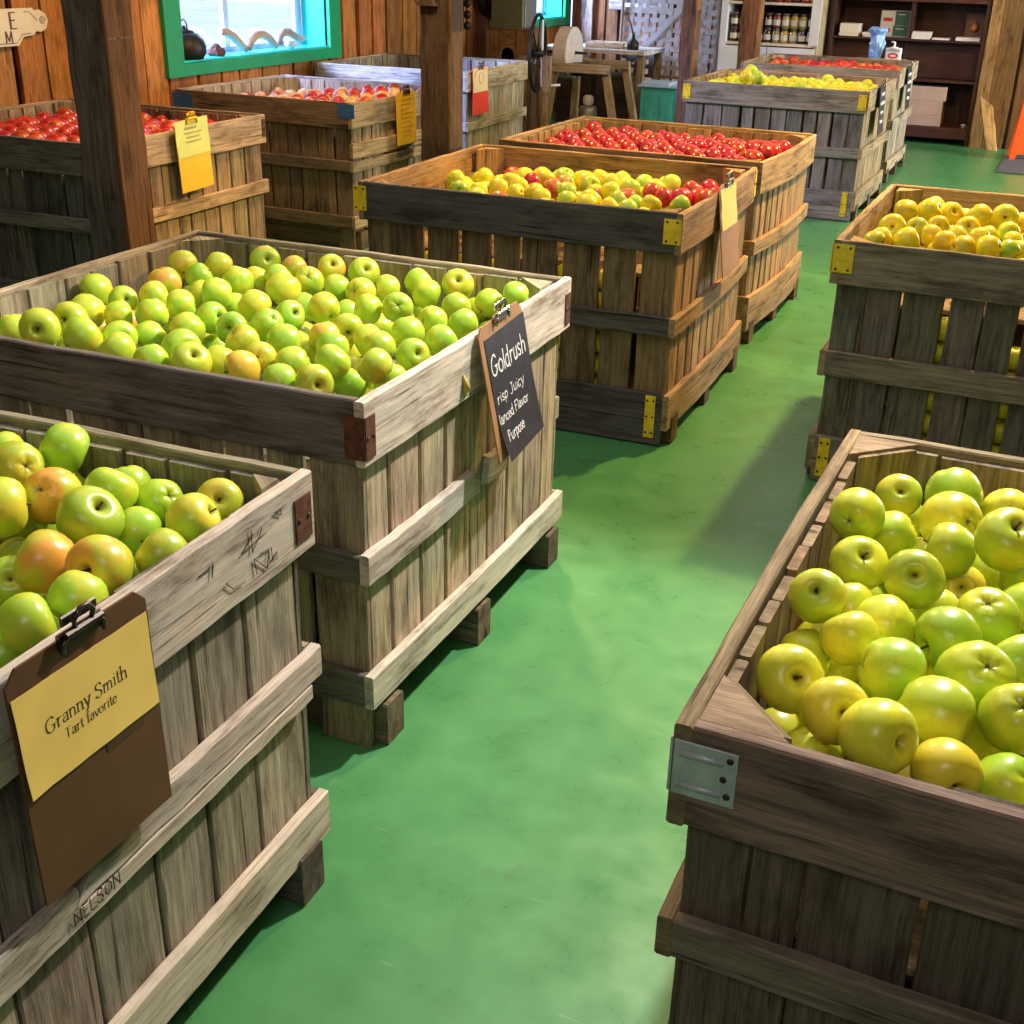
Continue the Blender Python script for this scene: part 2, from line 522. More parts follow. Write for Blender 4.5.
        if prof[-1][0] > 1e-5:
            s.face([base + (n - 1) * seg + k for k in range(seg)], None, tint)
        return s

    def prism(s, poly, o, ex, ey, ez, T, tint=(0.5, 0.5, 0.5)):
        """Polygon (list of x,y, counter-clockwise) in the ex/ey plane, thickness T along ez."""
        o, ex, ey, ez = Vector(o), Vector(ex), Vector(ey), Vector(ez)
        flip = ex.cross(ey).dot(ez) < 0
        b = len(s.v)
        n = len(poly)
        for t in (0, T):
            for (x, y) in poly:
                s.v.append(o + ex * x + ey * y + ez * t)
        lo, hi = [b + i for i in range(n)][::-1], [b + n + i for i in range(n)]
        uvl = [(p[0], p[1]) for p in poly]
        fs = [(lo, uvl[::-1]), (hi, uvl)]
        for i in range(n):
            j = (i + 1) % n
            fs.append(([b + i, b + j, b + n + j, b + n + i], [(*poly[i],), (*poly[j],), (*poly[j],), (*poly[i],)]))
        for q, w in fs:
            s.face(q[::-1] if flip else q, w[::-1] if flip else w, tint)
        return s

    def mesh(s, name, mat):
        me = bpy.data.meshes.new(name)
        me.from_pydata([tuple(x) for x in s.v], [], s.f)
        uvl = me.uv_layers.new(name='UVMap')
        flat = [c for f in s.uv for p in f for c in p]
        uvl.data.foreach_set('uv', flat)
        ca = me.color_attributes.new('tint', 'FLOAT_COLOR', 'CORNER')
        cols = []
        for f, t in zip(s.f, s.t):
            cols += [t[0], t[1], t[2], 1.0] * len(f)
        ca.data.foreach_set('color', cols)
        me.polygons.foreach_set('use_smooth', s.sm)
        me.materials.append(mat)
        me.update()
        return me

    def build(s, name, mat, parent=None):
        o = bpy.data.objects.new(name, s.mesh(name, MAT[mat] if isinstance(mat, str) else mat))
        COL.objects.link(o)
        if parent:
            o.parent = parent
        return o


def tag(o, label=None, cat=None, group=None, kind=None):
    if label:
        assert 4 <= len(label.split()) <= 16, label
        o['label'] = label
    if cat:
        o['category'] = cat
    if group:
        o['group'] = group
    if kind:
        o['kind'] = kind
    return o


def empty(name, loc, rz=0.0, label=None, cat=None, group=None):
    o = bpy.data.objects.new(name, None)
    COL.objects.link(o)
    o.empty_display_size = 0.1
    o.location = loc
    o.rotation_euler = (0, 0, rz)
    return tag(o, label, cat, group)


X, Y, Z = Vector((1, 0, 0)), Vector((0, 1, 0)), Vector((0, 0, 1))


def vary(c, R, amt=0.18, hue=0.05):
    k = 1 + R.uniform(-amt, amt)
    return tuple(max(0.004, x * k * (1 + R.uniform(-hue, hue))) for x in c)


# ------------------------------------------------------------------ the room
LX, BY, RX, FY, CZ = -4.95, 12.6, 3.4, -2.6, 2.95
random.seed(11)
fl = MB()
fl.box((LX - .3, FY, -0.05), (RX, BY + .1, 0.0))
tag(fl.build('floor', 'floor'), kind='structure')
ce = MB()
ce.box((LX - .3, FY, CZ), (RX, BY + .1, CZ + .05))
tag(ce.build('ceiling', 'plaster'), kind='structure')
og = MB()
og.box((-40, -20, -0.75), (LX - .35, 45, -0.7))
tag(og.build('ground', 'outside_ground'), kind='structure')

ORANGE = (0.40, 0.165, 0.045)
BROWN = (0.19, 0.085, 0.032)
DKBROWN = (0.075, 0.036, 0.018)


def board_wall(name, axis, fixed, a0, a1, out, holes=(), col=ORANGE, seed=1, pitch=0.235, mat='wall_wood', z1=CZ):
    """Upright rough boards with darker recessed strips between; axis: direction the boards are laid out along."""
    R = random.Random(seed)
    m = MB()
    E = Y if axis == 'y' else X
    n = Vector(out)
    p = a0
    while p < a1:
        wd = min(pitch * R.uniform(0.78, 1.15), a1 - p)
        gap = 0.022 * R.uniform(0.6, 1.6)
        spans = [(0.0, z1)]
        for (h0, h1, zz0, zz1) in holes:
            if p + wd > h0 and p < h1:
                spans = [(0.0, zz0), (zz1, z1)]
        for (s0, s1) in spans:
            lift = R.choice((0, 0, 0.012))
            o = (E * p) + Z * s0 + (X * fixed if axis == 'y' else Y * fixed)
            m.board(o + n * (-0.03 + lift), Z, E, n, s1 - s0, max(wd - gap, .03), 0.03, vary(col, R, 0.28, 0.08), 6, 0.004, rnd=R)
            m.board(o + E * (wd - gap - .02) + n * (-.045), Z, E, n, s1 - s0, gap + .04, 0.012, tuple(c * .35 for c in col), 1, 0, rnd=R)
        p += wd
    # solid backing behind the boards, in pieces around the openings
    ys = sorted({a0, a1} | {h for q in holes for h in q[:2]})
    for u0, u1 in zip(ys[:-1], ys[1:]):
        mid = (u0 + u1) / 2
        spans = [(0.0, z1)]
        for (h0, h1, zz0, zz1) in holes:
            if h0 < mid < h1:
                spans = [(0.0, zz0), (zz1, z1)]
        for (s0, s1) in spans:
            o = (E * u0) + Z * s0 + (X * fixed if axis == 'y' else Y * fixed) + n * (-.20)
            m.board(o, Z, E, n, s1 - s0, u1 - u0, 0.15, tuple(c * .5 for c in col), 1, 0, rnd=R)
    return tag(m.build(name, mat), kind='structure')


WIN1 = (6.22, 7.86, 0.862, 1.95)
WIN2 = (11.15, 12.34, 0.90, 1.95)
board_wall('wall_left', 'y', LX, FY, BY, (1, 0, 0), (WIN1, WIN2), ORANGE, 5)
board_wall('wall_back', 'x', BY, LX, RX, (0, -1, 0), (), (0.42, 0.20, 0.12), 8, 0.2)
board_wall('wall_right', 'y', RX, FY, BY, (-1, 0, 0), (), BROWN, 9)
board_wall('wall_front', 'x', FY, LX, RX, (0, 1, 0), (), BROWN, 10)
# the brown board partition right of the bookcase
board_wall('wall_partition', 'x', 11.88, -0.79, RX, (0, -1, 0), (), (0.20, 0.095, 0.03), 12, 0.30)


def window(idx, hole):
    y0, y1, z0, z1 = hole
    # casing on the room side
    m = MB()
    cw = 0.155
    zl = 0.072
    m.box((LX, y0 - cw, z0 - zl), (LX + .03, y0, z1 + .1))
    m.box((LX, y1, z0 - zl), (LX + .03, y1 + .145, z1 + .1))
    m.box((LX, y0, z0 - zl), (LX + .03, y1, z0))
    m.box((LX, y0, z1), (LX + .03, y1, z1 + .1))
    w = tag(m.build('window_%d' % idx, 'green_paint'), kind='structure')
    r = MB()
    d = 0.2
    r.box((LX - d, y0, z0 + .012), (LX - d + .19, y0 + .012, z1))
    r.box((LX - d, y1 - .012, z0 + .012), (LX - d + .19, y1, z1))
    r.box((LX - d, y0, z1 - .012), (LX - d + .19, y1, z1))
    r.box((LX - d, y0, z0), (LX + .004, y1, z0 + .012))
    r.build('jamb', 'cyan_paint', w)
    s = MB()
    xs = LX - d
    nb = 3 if idx == 1 else 2
    for i in range(nb):
        yy = y0 + (y1 - y0) * (i if i else 0) / (nb - 0)
    for (a, b) in ([(y0, y0 + .05), (y0 + .44 * (y1 - y0), y0 + .47 * (y1 - y0)), (y1 - .09, y1 - .012)] if idx == 1 else [(y0, y0 + .05), (y0 + .50 * (y1 - y0), y0 + .55 * (y1 - y0)), (y1 - .07, y1 - .012)]):
        s.box((xs - .03, a, z0 + .012), (xs, b, z1 - .012))
    s.box((xs - .035, y0, z0 + .012), (xs + .002, y1, z0 + .045))
    s.box((xs - .035, y0, z1 - .05), (xs + .002, y1, z1 - .012))
    sash = s.build('sash', 'sash_paint', w)
    g = MB()
    g.box((xs - .018, y0 + .01, z0 + .03), (xs - .014, y1 - .01, z1 - .03))
    g.build('pane', 'glass', sash)


window(1, WIN1)
window(2, WIN2)


# ------------------------------------------------------------------ apple crates
GREY = (0.30, 0.265, 0.215)
PALE = (0.64, 0.585, 0.53)
TAN = (0.43, 0.355, 0.26)
BRN = (0.36, 0.265, 0.16)
DGREY = (0.155, 0.145, 0.13)
OLIVE = (0.27, 0.235, 0.15)
SLATE = (0.22, 0.215, 0.22)


def screw(parent, p, n, r=0.004):
    m = MB()
    q = n.to_track_quat('Z', 'Y').to_matrix().to_4x4()
    m.lathe([(r, 0), (r, .0012), (r * .6, .0022), (0.0, .0022)], 10, Matrix.Translation(p) @ q)
    m.build('screw', 'screw', parent)


def plate(parent, o, eu, ev, n, wu, wv, mat, screws=4, ribs=0, wrap=0.0, name='corner_bracket'):
    """Sheet-metal plate on a board; wrap > 0 folds it round the corner at u = 0 (negative: at u = wu)."""
    m = MB()
    m.board(o, eu, ev, n, wu, wv, 0.0028, ch=0.0008)
    if wrap > 0:
        m.board(o + eu * -0.0028, -n, ev, -eu, wrap, wv, 0.0028, ch=0.0008)
    elif wrap < 0:
        m.board(o + eu * wu, -n, ev, eu, -wrap, wv, 0.0028, ch=0.0008)
    for k in range(ribs):
        vv = wv * (0.2 if k == 0 else 0.78)
        m.tube([o + eu * (.006) + ev * vv + n * .002, o + eu * (wu * .78) + ev * vv + n * .002], 0.0042, 8)
    b = m.build(name, mat, parent)
    if screws == 3:
        for (a, c) in ((.88, .2), (.80, .5), (.88, .86)):
            screw(b, o + eu * wu * a + ev * wv * c + n * .0028, n)
    else:
        for k in range(screws):
            a = .2 if k % 2 == 0 else .8
            c = (k // 2 + .5) / max(1, screws // 2)
            screw(b, o + eu * wu * a + ev * wv * (.12 + .76 * (c - .5 / max(1, screws // 2)) * max(1, screws // 2) / max(1, screws // 2 - 1 or 1) if screws > 2 else .5) + n * .0028, n)
    return b


CRATES = {}
FZ = {'G': 0.577, 'N': 0.523, 'D': 0.502, 'C': 0.570, 'M': 0.556, 'R': 0.640, 'Y': 0.654, 'Q': 0.662, 'L': 0.660, 'W': 0.607}


def crate(key, label, cx, cy, rot, w, l, h, cf, cr, ci, lev, seed, inner_top=False, low_front=False, bulge=0.0, rail_f=None, rail_r=None,
          nf=11, ns=11, open_gap=0.0, mid_r=None, floor_z=None, worn=False, posts=True, hw=0.13):
    """cf / cr / ci: board tints of the front, the right side and the inside; lev: heights of the battens."""
    R = random.Random(seed)
    root = empty('apple_crate', (cx, cy, 0), rot, label, 'crate', 'slatted wooden apple crates')
    T, PT = 0.021, 0.015
    hx, hy = w / 2, l / 2
    rail_f, rail_r = rail_f or cf, rail_r or cr
    m0, m1, b0, b1 = lev['mb'], lev['m'], lev['bb'], lev['b']
    gaps = []
    # upright slats of the four sides
    for side in ('front', 'back', 'right', 'left'):
        m = MB()
        if side in ('front', 'back'):
            ex, n, L, dist, cnt = X, (-Y if side == 'front' else Y), w - 2 * T, hy - T, nf
        else:
            ex, n, L, dist, cnt = Y, (X if side == 'right' else -X), l - 2 * T - 2 * PT, hx - T, ns
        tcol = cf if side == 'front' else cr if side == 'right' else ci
        ws = [R.uniform(.75, 1.25) for _ in range(cnt)]
        gs = [R.choice((.006, .008, .011, .014)) + (open_gap * R.choice((0, .4, 1, 1)) if side == 'front' else 0) for _ in range(cnt - 1)]
        sc = (L - sum(gs)) / sum(ws)
        p = -L / 2
        for i in range(cnt):
            wd = ws[i] * sc
            ztop = h - 0.010 - R.uniform(0, .006) if not inner_top else h - hw + .035
            zb = 0.102 if side != 'front' else (0.0 if not low_front else .10)
            if side == 'front' and not low_front and 0 < i < cnt - 1:
                zb = .10
            segs = 10 if abs(bulge) > 0 and side == 'right' else 7
            bz = 0
            if side == 'right' and bulge:
                bz = bulge * sin(pi * ((p + wd / 2) / L + .5)) * .9
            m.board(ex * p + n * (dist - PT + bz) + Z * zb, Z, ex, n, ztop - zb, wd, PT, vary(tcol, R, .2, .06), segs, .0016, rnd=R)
            p += wd
            if i < cnt - 1:
                if side == 'front':
                    gaps.append((p + gs[i] / 2, gs[i]))
                p += gs[i]
        m.build('slat_panel', 'wood', root)
    wm = 'wood_worn' if worn else 'wood'

    def rail(name, side, z0, z1, tint, t0=0.0, t1=1.0, mat=None, lf=0.0, cut0=0, cut1=0, two=False):
        if side in ('front', 'back'):
            ex, n, L, dist = X, (-Y if side == 'front' else Y), w - 2 * T, hy
        else:
            ex, n, L, dist = Y, (X if side == 'right' else -X), l, hx
        o = ex * (-L / 2 + L * t0) + n * (dist - T + lf) + Z * z0
        m = MB()
        bg = bulge if side == 'right' else (0.004 if t1 - t0 > .9 else 0)
        if two:
            zm = z0 + (z1 - z0) * two
            m.board(o, ex, Z, n, L * (t1 - t0), zm - z0 - .002, T, vary(tint, R, .12), 14, .0012, bg, .003, R, cut0, cut1)
            m.board(o + Z * (zm - z0), ex, Z, n, L * (t1 - t0), z1 - zm, T, vary(tint, R, .12), 14, .0012, bg, .003, R, cut0, cut1)
        else:
            m.board(o, ex, Z, n, L * (t1 - t0), z1 - z0, T, vary(tint, R, .08), 14, .0013, bg, .003, R, cut0, cut1)
        return m.build(name, mat or (wm if side == 'right' else 'wood'), root)

    for side in ('front', 'back', 'left', 'right'):
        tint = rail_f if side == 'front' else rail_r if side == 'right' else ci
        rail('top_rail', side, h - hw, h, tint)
        if side == 'right' and mid_r:
            for (t0, t1, a, b, c0, c1) in mid_r:
                rail('middle_rail', side, a, b, tint, t0, t1, None, 0, c0, c1)
        else:
            rail('middle_rail', side, m0, m1, tint)
        if side == 'front' and low_front:
            rail('bottom_rail', side, 0.004, b1, tint, two=.48)
        else:
            rail('bottom_rail', side, b0, b1, tint, two=(.5 if side == 'right' and b1 - b0 > .14 else False))
    # corner posts: three-sided, in the inner corners
    if posts:
        for sx in (-1, 1):
            for sy in (-1, 1):
                m = MB()
                a = 0.045 if key == 'N' else 0.085
                o = Vector((sx * (hx - T - PT - .001), sy * (hy - T - PT - .001), 0.118))
                m.prism([(0, 0), (a, 0), (0, a)], o, X * -sx, Y * -sy, Z, (h - .124) if not (key == 'G' and sy < 0) else .40, vary(ci, R, .15))
                # run the grain upright
                m.uv = [[(v.z * 1.0, v.x + v.y) for v in (m.v[i] for i in f)] for f in m.f]
                m.build('corner_post', 'wood', root)
    m = MB()
    for k in range(6):
        m.board((-hx + T + PT, -hy + T + PT + k * (l - .075) / 6, .102), X, Y, Z, w - .075, (l - .075) / 6 - .004, .014, vary(ci, R, .15), 1, rnd=R)
    m.build('floor_panel', 'wood', root)
    if floor_z:
        floor_z = FZ[key] - .004
        m = MB()
        off = .10 if open_gap else 0.0
        a = .004 + T + PT
        m.box((-hx + a, -hy + a + off, floor_z - .014), (hx - a, hy - a, floor_z), ci)
        m.build('shelf_board', 'wood', root)
    for yy in (-hy + .078, 0, hy - .075):
        m = MB()
        m.board((-hx + .001, yy - .035, 0.001), X, Y, Z, w + .006, .07, .098, vary(tuple(c * .42 for c in cr), R), 4, .001, rnd=R, ch=.004)
        m.build('skid', 'wood_rough', root)
    CRATES[key] = dict(root=root, w=w, l=l, h=h, cx=cx, cy=cy, rot=rot, gaps=gaps, T=T)
    return root


def fr(key, which, du, z, wu, wv, mat, **kw):
    """Plate on the front face: du from the left (which=-1) or from the right (which=1) end."""
    c = CRATES[key]
    x = -c['w'] / 2 + du if which < 0 else c['w'] / 2 - du - wu
    return plate(c['root'], Vector((x, -c['l'] / 2 - .0005, z)), X, Z, -Y, wu, wv, mat, **kw)


def rs(key, du, z, wu, wv, mat, **kw):
    """Plate on the right face: du from the near end."""
    c = CRATES[key]
    return plate(c['root'], Vector((c['w'] / 2 + .0005, -c['l'] / 2 + du, z)), Y, Z, X, wu, wv, mat, **kw)


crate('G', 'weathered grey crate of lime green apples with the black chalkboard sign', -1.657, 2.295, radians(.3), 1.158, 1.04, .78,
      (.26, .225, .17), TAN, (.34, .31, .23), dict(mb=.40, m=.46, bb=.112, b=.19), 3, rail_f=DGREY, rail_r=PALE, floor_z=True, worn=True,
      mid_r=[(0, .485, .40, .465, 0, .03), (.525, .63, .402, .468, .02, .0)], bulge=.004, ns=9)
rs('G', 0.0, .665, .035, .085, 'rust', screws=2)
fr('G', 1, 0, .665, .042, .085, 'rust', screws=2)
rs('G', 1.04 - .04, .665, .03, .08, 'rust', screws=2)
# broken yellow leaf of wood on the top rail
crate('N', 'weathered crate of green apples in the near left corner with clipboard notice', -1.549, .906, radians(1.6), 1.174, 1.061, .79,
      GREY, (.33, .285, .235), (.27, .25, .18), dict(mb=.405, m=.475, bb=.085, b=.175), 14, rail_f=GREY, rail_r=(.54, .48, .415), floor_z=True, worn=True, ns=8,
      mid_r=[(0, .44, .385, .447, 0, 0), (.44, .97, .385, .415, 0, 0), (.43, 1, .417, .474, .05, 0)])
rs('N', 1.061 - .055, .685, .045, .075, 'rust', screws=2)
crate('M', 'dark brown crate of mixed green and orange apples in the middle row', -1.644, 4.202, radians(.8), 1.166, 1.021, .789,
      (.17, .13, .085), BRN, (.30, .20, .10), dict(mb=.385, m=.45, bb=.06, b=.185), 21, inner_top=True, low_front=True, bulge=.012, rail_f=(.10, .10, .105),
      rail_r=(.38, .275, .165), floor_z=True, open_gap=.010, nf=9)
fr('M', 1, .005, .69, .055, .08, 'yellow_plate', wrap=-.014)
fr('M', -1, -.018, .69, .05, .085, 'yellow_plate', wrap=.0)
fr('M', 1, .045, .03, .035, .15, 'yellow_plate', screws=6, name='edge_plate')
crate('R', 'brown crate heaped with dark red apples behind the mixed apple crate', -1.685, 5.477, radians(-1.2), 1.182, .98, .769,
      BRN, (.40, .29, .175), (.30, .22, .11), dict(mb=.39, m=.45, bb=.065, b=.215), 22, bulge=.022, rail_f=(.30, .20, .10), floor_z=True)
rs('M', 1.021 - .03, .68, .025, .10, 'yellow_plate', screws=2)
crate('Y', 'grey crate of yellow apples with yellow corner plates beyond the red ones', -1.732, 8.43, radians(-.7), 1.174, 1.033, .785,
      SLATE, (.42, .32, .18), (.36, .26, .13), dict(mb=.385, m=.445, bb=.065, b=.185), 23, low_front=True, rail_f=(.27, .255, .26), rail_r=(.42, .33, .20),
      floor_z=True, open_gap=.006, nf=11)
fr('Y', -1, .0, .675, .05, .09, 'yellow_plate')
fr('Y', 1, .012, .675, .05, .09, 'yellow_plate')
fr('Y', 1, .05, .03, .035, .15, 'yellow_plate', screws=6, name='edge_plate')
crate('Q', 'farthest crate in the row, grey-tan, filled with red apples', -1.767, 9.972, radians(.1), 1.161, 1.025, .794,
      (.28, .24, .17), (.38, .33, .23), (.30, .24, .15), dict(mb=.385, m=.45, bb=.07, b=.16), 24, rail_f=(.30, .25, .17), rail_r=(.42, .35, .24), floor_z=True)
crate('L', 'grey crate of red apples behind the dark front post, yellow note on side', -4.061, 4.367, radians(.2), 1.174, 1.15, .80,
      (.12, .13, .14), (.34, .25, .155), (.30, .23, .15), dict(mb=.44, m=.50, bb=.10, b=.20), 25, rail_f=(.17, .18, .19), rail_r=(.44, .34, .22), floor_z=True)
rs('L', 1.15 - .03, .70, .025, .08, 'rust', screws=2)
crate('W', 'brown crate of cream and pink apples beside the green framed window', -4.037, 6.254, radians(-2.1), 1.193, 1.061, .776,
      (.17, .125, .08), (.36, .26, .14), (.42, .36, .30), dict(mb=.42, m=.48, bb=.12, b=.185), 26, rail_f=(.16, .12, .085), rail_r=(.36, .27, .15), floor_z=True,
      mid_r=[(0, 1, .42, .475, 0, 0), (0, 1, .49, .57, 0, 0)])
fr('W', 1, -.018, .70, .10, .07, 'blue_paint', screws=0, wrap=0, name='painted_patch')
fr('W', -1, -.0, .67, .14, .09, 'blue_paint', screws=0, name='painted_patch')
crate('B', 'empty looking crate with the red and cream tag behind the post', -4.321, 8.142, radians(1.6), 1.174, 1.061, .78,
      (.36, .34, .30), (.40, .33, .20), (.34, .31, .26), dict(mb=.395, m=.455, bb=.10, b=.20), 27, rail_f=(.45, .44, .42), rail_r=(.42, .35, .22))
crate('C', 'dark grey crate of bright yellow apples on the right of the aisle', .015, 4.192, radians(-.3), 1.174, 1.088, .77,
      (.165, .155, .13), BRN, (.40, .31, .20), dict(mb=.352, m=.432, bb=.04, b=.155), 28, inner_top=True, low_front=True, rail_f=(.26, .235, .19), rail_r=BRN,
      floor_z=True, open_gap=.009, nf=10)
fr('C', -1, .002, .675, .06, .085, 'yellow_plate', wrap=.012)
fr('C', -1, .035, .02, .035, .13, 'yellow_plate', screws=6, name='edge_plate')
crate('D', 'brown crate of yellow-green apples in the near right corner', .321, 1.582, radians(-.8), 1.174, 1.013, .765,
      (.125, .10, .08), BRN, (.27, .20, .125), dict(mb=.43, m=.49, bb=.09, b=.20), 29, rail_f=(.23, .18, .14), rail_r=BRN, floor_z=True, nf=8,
      worn=False, hw=.135)
fr('D', -1, .003, .675, .072, .072, 'galvanised', screws=3, ribs=2, wrap=.02)
# flat three-cornered caps of the near right crate
c = CRATES['D']
for sx in (-1, 1):
    for sy in (-1, 1):
        m = MB()
        o = Vector((sx * (c['w'] / 2 - .0215), sy * (c['l'] / 2 - .0215), c['h'] - .016))
        m.prism([(0, 0), (.10, 0), (0, .10)], o, X * -sx, Y * -sy, Z, .015, (.33, .24, .16))
        m.build('corner_cap', 'wood', c['root'])
# a splinter of pale wood standing off the top rail of the chalkboard crate
m = MB()
c = CRATES['G']
m.tube([Vector((c['w'] / 2 + .001, -.105, .66)), Vector((c['w'] / 2 + .012, -.112, .685)), Vector((c['w'] / 2 + .004, -.114, .712))], [.004, .008, .003], 6)
m.build('wood_splinter', 'straw', c['root'])

APPLES = {}
APPLES['G'] = '-2079,1945,735,76,g,160,318,0 -2143,1970,701,76,g,37,199,0 -1954,1900,766,92,y,79,304,0 -2005,1944,713,78,g,86,45,0 -1993,2030,745,89,y,69,287,0 -2020,2115,742,88,y,135,265,0 -2151,2293,732,92,g,100,242,0 -2027,2246,734,76,g,68,330,0 -1938,2126,738,76,y,90,230,0 -1970,2192,697,76,o,110,236,0 -1847,1910,760,88,g,117,243,0 -1920,1954,710,76,g,120,91,0 -2042,2165,679,76,y,131,0,0 -1813,1985,741,80,g,68,328,0 -1754,1908,742,84,g,44,198,0 -2129,2605,733,85,y,116,308,0 -2020,2394,747,87,o,18,199,0 -1979,2566,759,76,y,62,204,0 -1979,2482,746,76,g,59,36,0 -1947,2266,751,78,y,109,212,0 -1846,2238,748,80,g,91,218,0 -1859,2149,748,81,g,150,311,0 -1819,2341,755,85,g,86,213,0 -1891,2373,738,76,g,132,9,0 -2026,2606,715,76,g,113,20,0 -1864,2490,748,85,g,158,253,0 -1866,2570,733,76,y,36,80,0 -1938,2714,743,90,g,65,322,0 -1793,2059,727,76,g,64,68,0 -1704,2081,751,84,g,131,220,0 -1891,2232,684,76,g,91,227,0 -1699,2161,757,76,g,69,351,0 -1656,1994,736,92,g,71,335,0 -1627,2138,749,76,g,70,289,0 -1703,2331,743,86,y,123,14,0 -1820,2412,706,76,g,131,268,0 -1586,2216,743,78,g,46,341,0 -1566,2093,738,77,y,42,226,0 -1465,2010,739,76,y,67,295,0 -1559,1998,722,76,y,150,242,0 -1453,1931,740,83,o,90,235,0 -1571,1918,741,88,y,45,329,0 -1650,1888,743,76,g,29,158,0 -1759,2218,678,76,y,147,241,0 -1702,2168,681,76,g,128,225,0 -1831,2696,738,76,o,62,170,0 -1792,2562,750,76,g,125,237,0 -1734,2501,741,92,y,135,241,0 -1733,2616,735,83,g,52,296,0 -1736,2731,743,80,y,51,312,0 -1628,2581,738,76,g,85,216,0 -1623,2708,751,86,g,58,317,0 -1551,2568,740,80,y,71,270,0 -1513,2638,737,76,g,83,217,0 -1455,2442,740,76,g,72,226,0 -1540,2487,707,76,g,138,238,0 -1530,2367,750,80,y,110,332,0 -1589,2308,739,77,g,59,340,0 -1657,2478,712,76,g,139,241,0 -1379,2451,753,78,g,64,300,0 -1415,2186,747,76,o,17,154,0 -1401,2261,747,76,y,93,302,0 -1451,2492,682,76,y,74,214,0 -1343,2105,754,76,g,27,86,0 -1276,1995,764,76,g,40,35,0 -1326,2225,740,78,y,64,37,0 -1267,2166,750,78,y,145,349,0 -1186,2013,764,76,y,57,195,0 -1317,2143,693,76,y,77,201,0 -1415,2291,678,76,y,150,255,0 -1474,2114,743,87,g,86,219,0 -1478,2204,702,76,y,147,272,0 -1385,2015,738,80,g,113,212,0 -1341,1899,743,76,g,104,40,0 -1260,1900,750,81,y,79,320,0 -1269,2041,703,76,g,123,238,0 -1189,2078,716,76,g,164,241,0 -1462,2713,741,81,g,124,233,0 -1408,2653,735,81,g,72,201,0 -1349,2712,751,85,y,52,297,0 -1286,2574,736,77,y,49,162,0 -1309,2740,687,76,g,14,130,0 -1271,2423,740,76,g,80,235,0 -1196,2432,741,76,g,128,345,0 -1276,2312,743,79,g,29,144,0 -1189,2172,740,78,g,62,328,0 -1168,2267,747,80,g,114,239,0 -1243,2676,728,76,g,129,238,0 -1170,2671,753,78,g,91,21,0 -2149,1857,708,85,g,64,51,0 -1531,1956,655,84,g,49,91,1 -1332,2031,658,80,y,76,29,1 -1215,2031,645,82,y,24,241,1 -1267,2122,628,87,g,112,185,1 -2035,2226,630,81,y,121,21,1 -1657,2204,621,89,g,65,334,1 -1582,2187,667,84,g,139,259,1 -1413,2187,647,82,g,39,159,1 -1322,2208,648,83,g,80,286,1 -2089,2276,670,85,y,78,74,1 -1890,2291,630,83,y,126,36,1 -1547,2265,681,87,g,120,323,1 -1180,2266,665,86,y,146,347,1 -1937,2350,671,88,g,29,153,1 -1758,2344,667,88,g,113,37,1 -1584,2343,667,82,y,126,207,1 -1497,2343,677,83,g,160,293,1 -1404,2370,669,84,g,125,219,1 -1981,2422,673,80,g,104,2,1 -1889,2423,663,87,y,73,212,1 -1624,2419,655,83,g,131,245,1 -1540,2415,668,86,y,49,45,1 -1184,2412,665,81,y,99,41,1 -2112,2490,677,84,g,55,48,1 -2021,2496,665,89,g,115,91,1 -1758,2490,656,85,g,21,292,1 -2070,2568,656,86,y,54,140,1 -1889,2572,658,80,g,69,55,1 -1535,2569,657,88,g,95,79,1 -1442,2572,674,86,g,73,210,1 -1357,2569,677,80,y,161,148,1 -1177,2565,674,86,y,161,314,1 -2017,2647,646,83,y,112,254,1 -1763,2647,666,80,g,109,21,1 -1671,2646,675,85,y,137,329,1 -1411,2649,650,81,y,107,26,1 -1223,2634,653,86,g,61,204,1 -2066,2726,664,87,g,44,212,1 -1802,2718,669,80,y,30,225,1 -1538,2716,671,84,y,15,259,1 -1457,2721,661,79,g,156,11,1 -1378,2736,645,84,g,146,63,1 -1202,2716,670,86,y,110,197,1'
